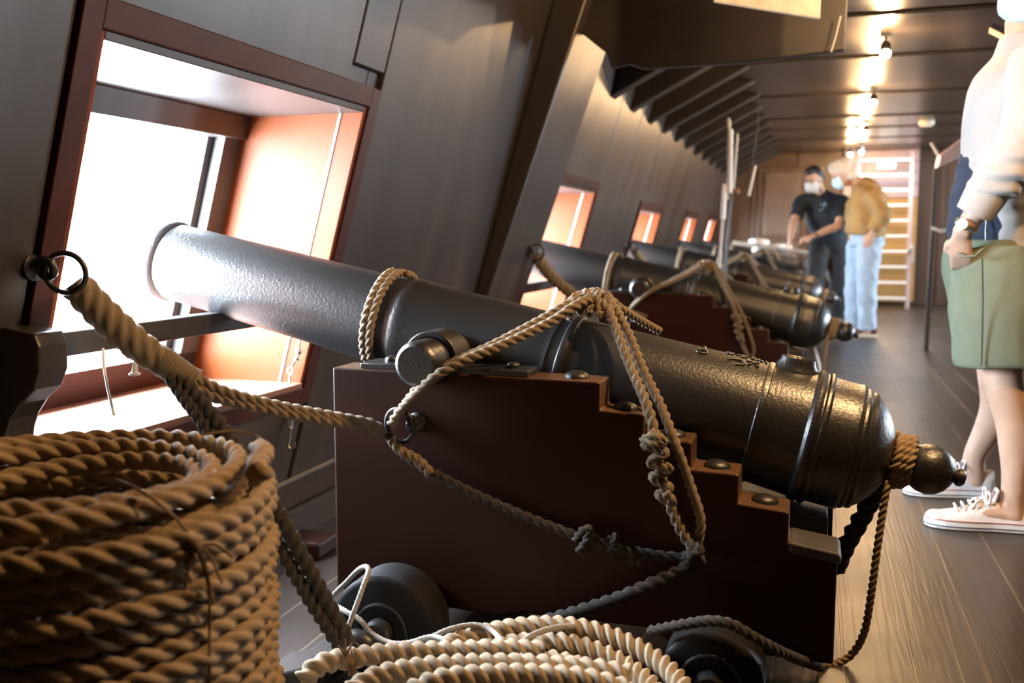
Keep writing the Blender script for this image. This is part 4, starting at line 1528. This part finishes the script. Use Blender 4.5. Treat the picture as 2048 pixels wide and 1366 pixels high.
# canvas shoes
def shoe(ax, ay, ang, ln, sole_m, up_m, canvas=True, parent=None, k=1.0, w=.048):
    """ax, ay: heel; ang: direction of the toe"""
    d = Vector((math.cos(ang), math.sin(ang), 0))
    s_ = Vector((-d.y, d.x, 0))
    b = Vector((ax, ay, 0)) - parent.location.to_3d() * 0
    b = Vector((ax, ay, 0)) - Vector(parent.location)
    b.z = 0
    prof = [(0, .55), (.03, .74), (.10, .80), (.22, .78), (.38, .78), (.55, .92), (.70, 1.0), (.82, .97), (.91, .80), (.97, .52), (1.0, .18)]
    def outline(g, z):
        l = [b + d * (u * ln) + s_ * (w * q * g) for u, q in prof]
        r = [b + d * (u * ln) - s_ * (w * q * g) for u, q in prof[::-1]]
        return [p + V3(0, 0, z) for p in l + r]
    m = MB()
    m.prism(outline(1.0, .002), (0, 0, .030))
    sole = m.build('sole', sole_m, parent, smooth=0, bevel=.004)
    m = MB()
    hs = [(.01, .095, .50), (.06, .100, .70), (.16, .088, .76), (.27, .076, .74), (.38, .092, .76), (.46, .092, .80), (.56, .078, .88), (.68, .062, .96), (.80, .054, .93), (.90, .048, .78), (.97, .038, .5), (1.0, .03, .2)]
    vs, fs, n = [], [], 16
    for u, h, q in hs:
        h = .028 + (h - .028) * k
        for i in range(n + 1):
            a = PI * i / n
            x = math.cos(a)
            zz = math.sin(a) ** .62
            vs.append(b + d * (u * ln) + s_ * (w * .95 * q * x * (1 - .42 * zz * zz * (h / .1))) + V3(0, 0, .026 + (h - .026) * zz))
    for i in range(len(hs) - 1):
        for j in range(n):
            fs.append((i * (n + 1) + j, (i + 1) * (n + 1) + j, (i + 1) * (n + 1) + j + 1, i * (n + 1) + j + 1))
    fs.append(tuple(range(n + 1))[::-1])
    fs.append(tuple(range((len(hs) - 1) * (n + 1), len(hs) * (n + 1))))
    m.add(vs, fs)
    up = m.build('upper', up_m, parent, smooth=60)
    if canvas:
        m = MB()
        for z, mm in ((.0305, 0),):
            o_ = outline(1.012, z)
            m.tube(o_ + o_[:1], .0016, 6)
        m.build('red_stripe', M['redline'], sole, smooth=60)
        m = MB()
        o_ = outline(1.012, .012)
        m.tube(o_ + o_[:1], .0018, 6)
        m.build('navy_stripe', M['navyline'], sole, smooth=60)
        m = MB()
        capv = []
        n0 = len(m.v)
        m.ball((0, 0, 0), 1, 18)
        for i in range(n0, len(m.v)):
            x, y, z = m.v[i]
            m.v[i] = tuple(b + d * (.885 * ln + x * .034) + s_ * (y * w * .86) + V3(0, 0, .030 + z * .021))
        m.build('toe_cap', M['rubber'], up, smooth=80)
        for r_ in range(5):
            u = .44 + .065 * r_
            zt = .100 - .007 * r_
            m = MB()
            m.tube([b + d * (u * ln) + s_ * .026 + V3(0, 0, zt - .018), b + d * (u * ln + .006) + s_ * .012 + V3(0, 0, zt), b + d * (u * ln + .006) - s_ * .012 + V3(0, 0, zt), b + d * (u * ln) - s_ * .026 + V3(0, 0, zt - .018)], .0036, 8)
            m.build('lace', M['lace'], up, smooth=60)
        m = MB()
        for sg in (-1, 1):
            c_ = b + d * (.43 * ln) + V3(0, 0, .102)
            m.tube([Vector(q) for q in spline([c_, c_ + s_ * sg * .022 + V3(0, 0, .022), c_ + s_ * sg * .048 + V3(0, 0, .012), c_ + s_ * sg * .040 - V3(0, 0, .012), c_]
                                            , .006)], .003, 8)
            m.tube([c_, c_ + s_ * sg * .02 + d * .03 - V3(0, 0, .01), c_ + s_ * sg * .032 + d * .045 - V3(0, 0, .03)], .003, 8)
        m.build('lace_bow', M['lace'], up, smooth=60)
        m = MB()
        c_ = b + d * (.36 * ln)
        m.hexa([c_ + s_ * .022 + V3(0, 0, .085), c_ - s_ * .022 + V3(0, 0, .085), c_ - s_ * .022 + d * .012 + V3(0, 0, .083), c_ + s_ * .022 + d * .012 + V3(0, 0, .083),
                c_ + s_ * .020 - d * .012 + V3(0, 0, .130), c_ - s_ * .020 - d * .012 + V3(0, 0, .130), c_ - s_ * .020 - d * .004 + V3(0, 0, .130), c_ + s_ * .020 - d * .004 + V3(0, 0, .130)])
        tg = m.build('tongue', M['canvas'], up, smooth=0, bevel=.003)
        m = MB()
        q = c_ + V3(0, 0, .112) - d * .002
        m.hexa([q - s_ * .013 + V3(0, 0, -.012) + d * .006, q + s_ * .013 + V3(0, 0, -.012) + d * .006, q + s_ * .013 + V3(0, 0, -.012) + d * .0095, q - s_ * .013 + V3(0, 0, -.012) + d * .0095,
                q - s_ * .013 + V3(0, 0, .012), q + s_ * .013 + V3(0, 0, .012), q + s_ * .013 + V3(0, 0, .012) + d * .0035, q - s_ * .013 + V3(0, 0, .012) + d * .0035])
        m.build('tongue_label', M['mauve'], tg, smooth=0)
    return up


shoe(.668, 3.205, PI + .05, .310, M['rubber'], M['canvas'], True, root)
shoe(.625, 3.605, PI + .12, .300, M['rubber'], M['canvas'], True, root)

# -------- man in a dark polo, leaning to the gun
root = empty('person', (.12, 9.9, 0))
tag(root, 'person in dark navy polo and black trousers gesturing over a cannon', 'person')
o0 = Vector((.12, 9.9, 0))
mb = MB()
for hip, knee, ank in (((.05, 9.86, .86), (.02, 9.80, .48), (.04, 9.86, .09)), ((.20, 9.92, .86), (.235, 9.88, .48), (.245, 9.93, .09))):
    limb(mb, [L(*hip), L(*knee), L(*ank), L(ank[0], ank[1], .03)], [.085, .06, .042, .04], 14)
    limb(mb, [L(ank[0] + .03, ank[1] + .02, .04), L(ank[0] - .16, ank[1] - .06, .03)], [(.035, .032), (.03, .018)], 12, side=(0, 1, 0))
limb(mb, [L(.13, 9.9, .82), L(.12, 9.88, 1.0), L(.085, 9.84, 1.2), L(.05, 9.81, 1.32)], [(.16, .11), (.16, .115), (.19, .11), (.11, .07)], 18, side=(1, 0, 0))
limb(mb, [L(.05, 9.81, 1.30), L(.0, 9.77, 1.42)], [.058, .054], 14)
A1 = [L(-.125, 9.76, 1.26), L(-.205, 9.62, 1.06), L(-.225, 9.52, .905)]
A2 = [L(.245, 9.80, 1.26), L(.205, 9.60, 1.03), L(-.02, 9.48, .925)]
for A in (A1, A2):
    limb(mb, [A[0], A[0].lerp(A[1], .5), A[1], A[1].lerp(A[2], .4), A[2]], [.05, .046, .040, .038, .027], 14)
add_hand(mb, A1[2], (-.15, -.25, -.6), (-1, -.2, .3), (.2, -1, .2), .5)
add_hand(mb, A2[2], (-1, -.3, -.25), (0, -.5, 1), (0, -1, -.5), .5)
HP = add_head(mb, L(-.03, 9.73, 1.47), (-.55, -.75, -.42), (-.2, -.3, 1), .98)
skinned(mb, 'body', M['skin'], root, .009, 4)
eyes(HP, root)
face_mask(HP, M['maskw'], root)
hb = MB()
for q, rr in ((HP(-.03, 0, .055), .092), (HP(-.055, 0, .01), .080), (HP(.03, 0, .092), .055)):
    hb.ball(q, rr, 16, (1, .9, .85))
skinned(hb, 'hair', M['hairdark'], root, .012, 2)
mb = MB()
limb(mb, [L(.13, 9.9, .84), L(.125, 9.89, .98), L(.085, 9.84, 1.16), L(.065, 9.82, 1.26), L(.055, 9.815, 1.32), L(.045, 9.805, 1.36)], [(.185, .14), (.18, .14), (.205, .135), (.205, .115), (.12, .08), (.068, .065)], 20, side=(1, 0, 0))
for A in (A1, A2):
    limb(mb, [L(.06, 9.82, 1.25), A[0] + V3(0, .01, .0), A[0].lerp(A[1], .5), A[0].lerp(A[1], .75)], [.085, .078, .068, .066], 14)
sh_ = skinned(mb, 'polo_shirt', M['polo'], root, .011, 4, disp=folds(.004, 22))
mb = MB()
for k in range(7):
    p = at(1645 + rng.uniform(-6, 6), 412 + rng.uniform(-9, 9), 9.70)
    mb.ball(p - o0, .013, 8, (1, .5, 1))
skinned(mb, 'emblem', M['emblem'], sh_, .006, 1)
mb = MB()
limb(mb, [L(.13, 9.9, .92), L(.13, 9.9, .80)], [(.17, .13), (.175, .13)], 18, side=(1, 0, 0))
for hip, knee, ank in (((.05, 9.86, .86), (.02, 9.80, .48), (.035, 9.86, .10)), ((.20, 9.92, .86), (.235, 9.88, .48), (.24, 9.93, .12))):
    limb(mb, [L(*hip), L(*knee), L(*ank)], [.112, .086, .075], 16)
skinned(mb, 'trousers', M['black'], root, .011, 4, disp=folds(.004, 20))
mb = MB()
limb(mb, [L(.245, 9.93, .16), L(.245, 9.93, .07)], [.05, .052], 14)
mb.build('sock', M['sock'], root, smooth=60)
shoe(.085, 9.90, PI + .3, .27, M['cream'], M['black'], False, root, .9)
shoe(.285, 9.96, PI + .25, .27, M['cream'], M['maroon'], False, root, .9)
mb = MB()
mb.lathe([(-.008, .031), (.008, .031)], A2[1].lerp(A2[2], .9), A2[2] - A2[1], 18, cap=False)
mb.build('watch_band', M['fit'], root, smooth=40)

# -------- grey-haired man in a tan jacket
root = empty('person', (.46, 9.36, 0))
tag(root, 'person with silver hair in tan jacket and pale jeans, hands in pockets', 'person')
o0 = Vector((.46, 9.36, 0))
mb = MB()
for hip, knee, ank in (((.46, 9.27, .88), (.45, 9.26, .48), (.485, 9.28, .09)), ((.42, 9.46, .88), (.38, 9.46, .48), (.385, 9.46, .09))):
    limb(mb, [L(*hip), L(*knee), L(*ank), L(ank[0], ank[1], .03)], [.085, .06, .042, .04], 14)
    limb(mb, [L(ank[0] + .03, ank[1], .04), L(ank[0] - .15, ank[1] - .01, .03)], [(.035, .032), (.03, .018)], 12, side=(0, 1, 0))
limb(mb, [L(.45, 9.36, .84), L(.46, 9.36, 1.0), L(.45, 9.36, 1.22), L(.39, 9.36, 1.40)], [(.15, .11), (.15, .115), (.19, .12), (.10, .08)], 18, side=(0, 1, 0))
limb(mb, [L(.39, 9.36, 1.37), L(.29, 9.36, 1.46)], [.058, .054], 14)
B1 = [L(.47, 9.17, 1.33), L(.57, 9.12, 1.10), L(.485, 9.15, .95)]
B2 = [L(.42, 9.55, 1.33), L(.50, 9.60, 1.10), L(.41, 9.56, .95)]
for A in (B1, B2):
    limb(mb, [A[0], A[0].lerp(A[1], .5), A[1], A[2]], [.05, .046, .040, .028], 14)
    add_hand(mb, A[2], (-.35, 0, -1), (0, -1 if A is B1 else 1, 0), (-1, 0, .3), .3)
HP = add_head(mb, L(.225, 9.35, 1.485), (-.85, -.20, -.45), (-.5, 0, 1), 1.0)
skinned(mb, 'body', M['skin'], root, .009, 4)
eyes(HP, root)
face_mask(HP, M['mask'], root)
hb = MB()
for q, rr in ((HP(-.03, 0, .06), .100), (HP(-.07, 0, .0), .088), (HP(-.055, .04, -.03), .065), (HP(-.055, -.04, -.03), .065), (HP(.035, 0, .095), .062)):
    hb.ball(q, rr, 16)
skinned(hb, 'hair', M['hairgrey'], root, .012, 2, disp=folds(.006, 70))
mb = MB()
limb(mb, [L(.435, 9.36, .925), L(.44, 9.36, .97), L(.445, 9.36, 1.08), L(.44, 9.36, 1.22), L(.42, 9.36, 1.34), L(.36, 9.36, 1.43)], [(.19, .165), (.205, .185), (.205, .19), (.205, .185), (.17, .14), (.075, .075)], 22, side=(0, 1, 0))
for A in (B1, B2):
    limb(mb, [A[0], A[0].lerp(A[1], .5), A[1], A[1].lerp(A[2], .55), A[1].lerp(A[2], .8)], [.085, .080, .078, .066, .052], 16)
skinned(mb, 'jacket', M['jacket'], root, .012, 4, disp=folds(.008, 18, (1, .4, 1.5), .6))
mb = MB()
limb(mb, [L(.455, 9.36, .96), L(.455, 9.36, .84)], [(.165, .15), (.17, .155)], 18, side=(0, 1, 0))
for hip, knee, ank in (((.475, 9.28, .88), (.465, 9.27, .48), (.485, 9.28, .07)), ((.40, 9.45, .88), (.37, 9.46, .48), (.38, 9.46, .07))):
    limb(mb, [L(*hip), L(*knee), L(*ank)], [.118, .092, .080], 16)
skinned(mb, 'jeans', M['jeans'], root, .012, 4, disp=folds(.006, 16, (1.5, .4, 2), .3))
shoe(.57, 9.28, PI, .29, M['cream'], M['maroon'], False, root, .95)
shoe(.47, 9.46, PI, .29, M['cream'], M['maroon'], False, root, .95)
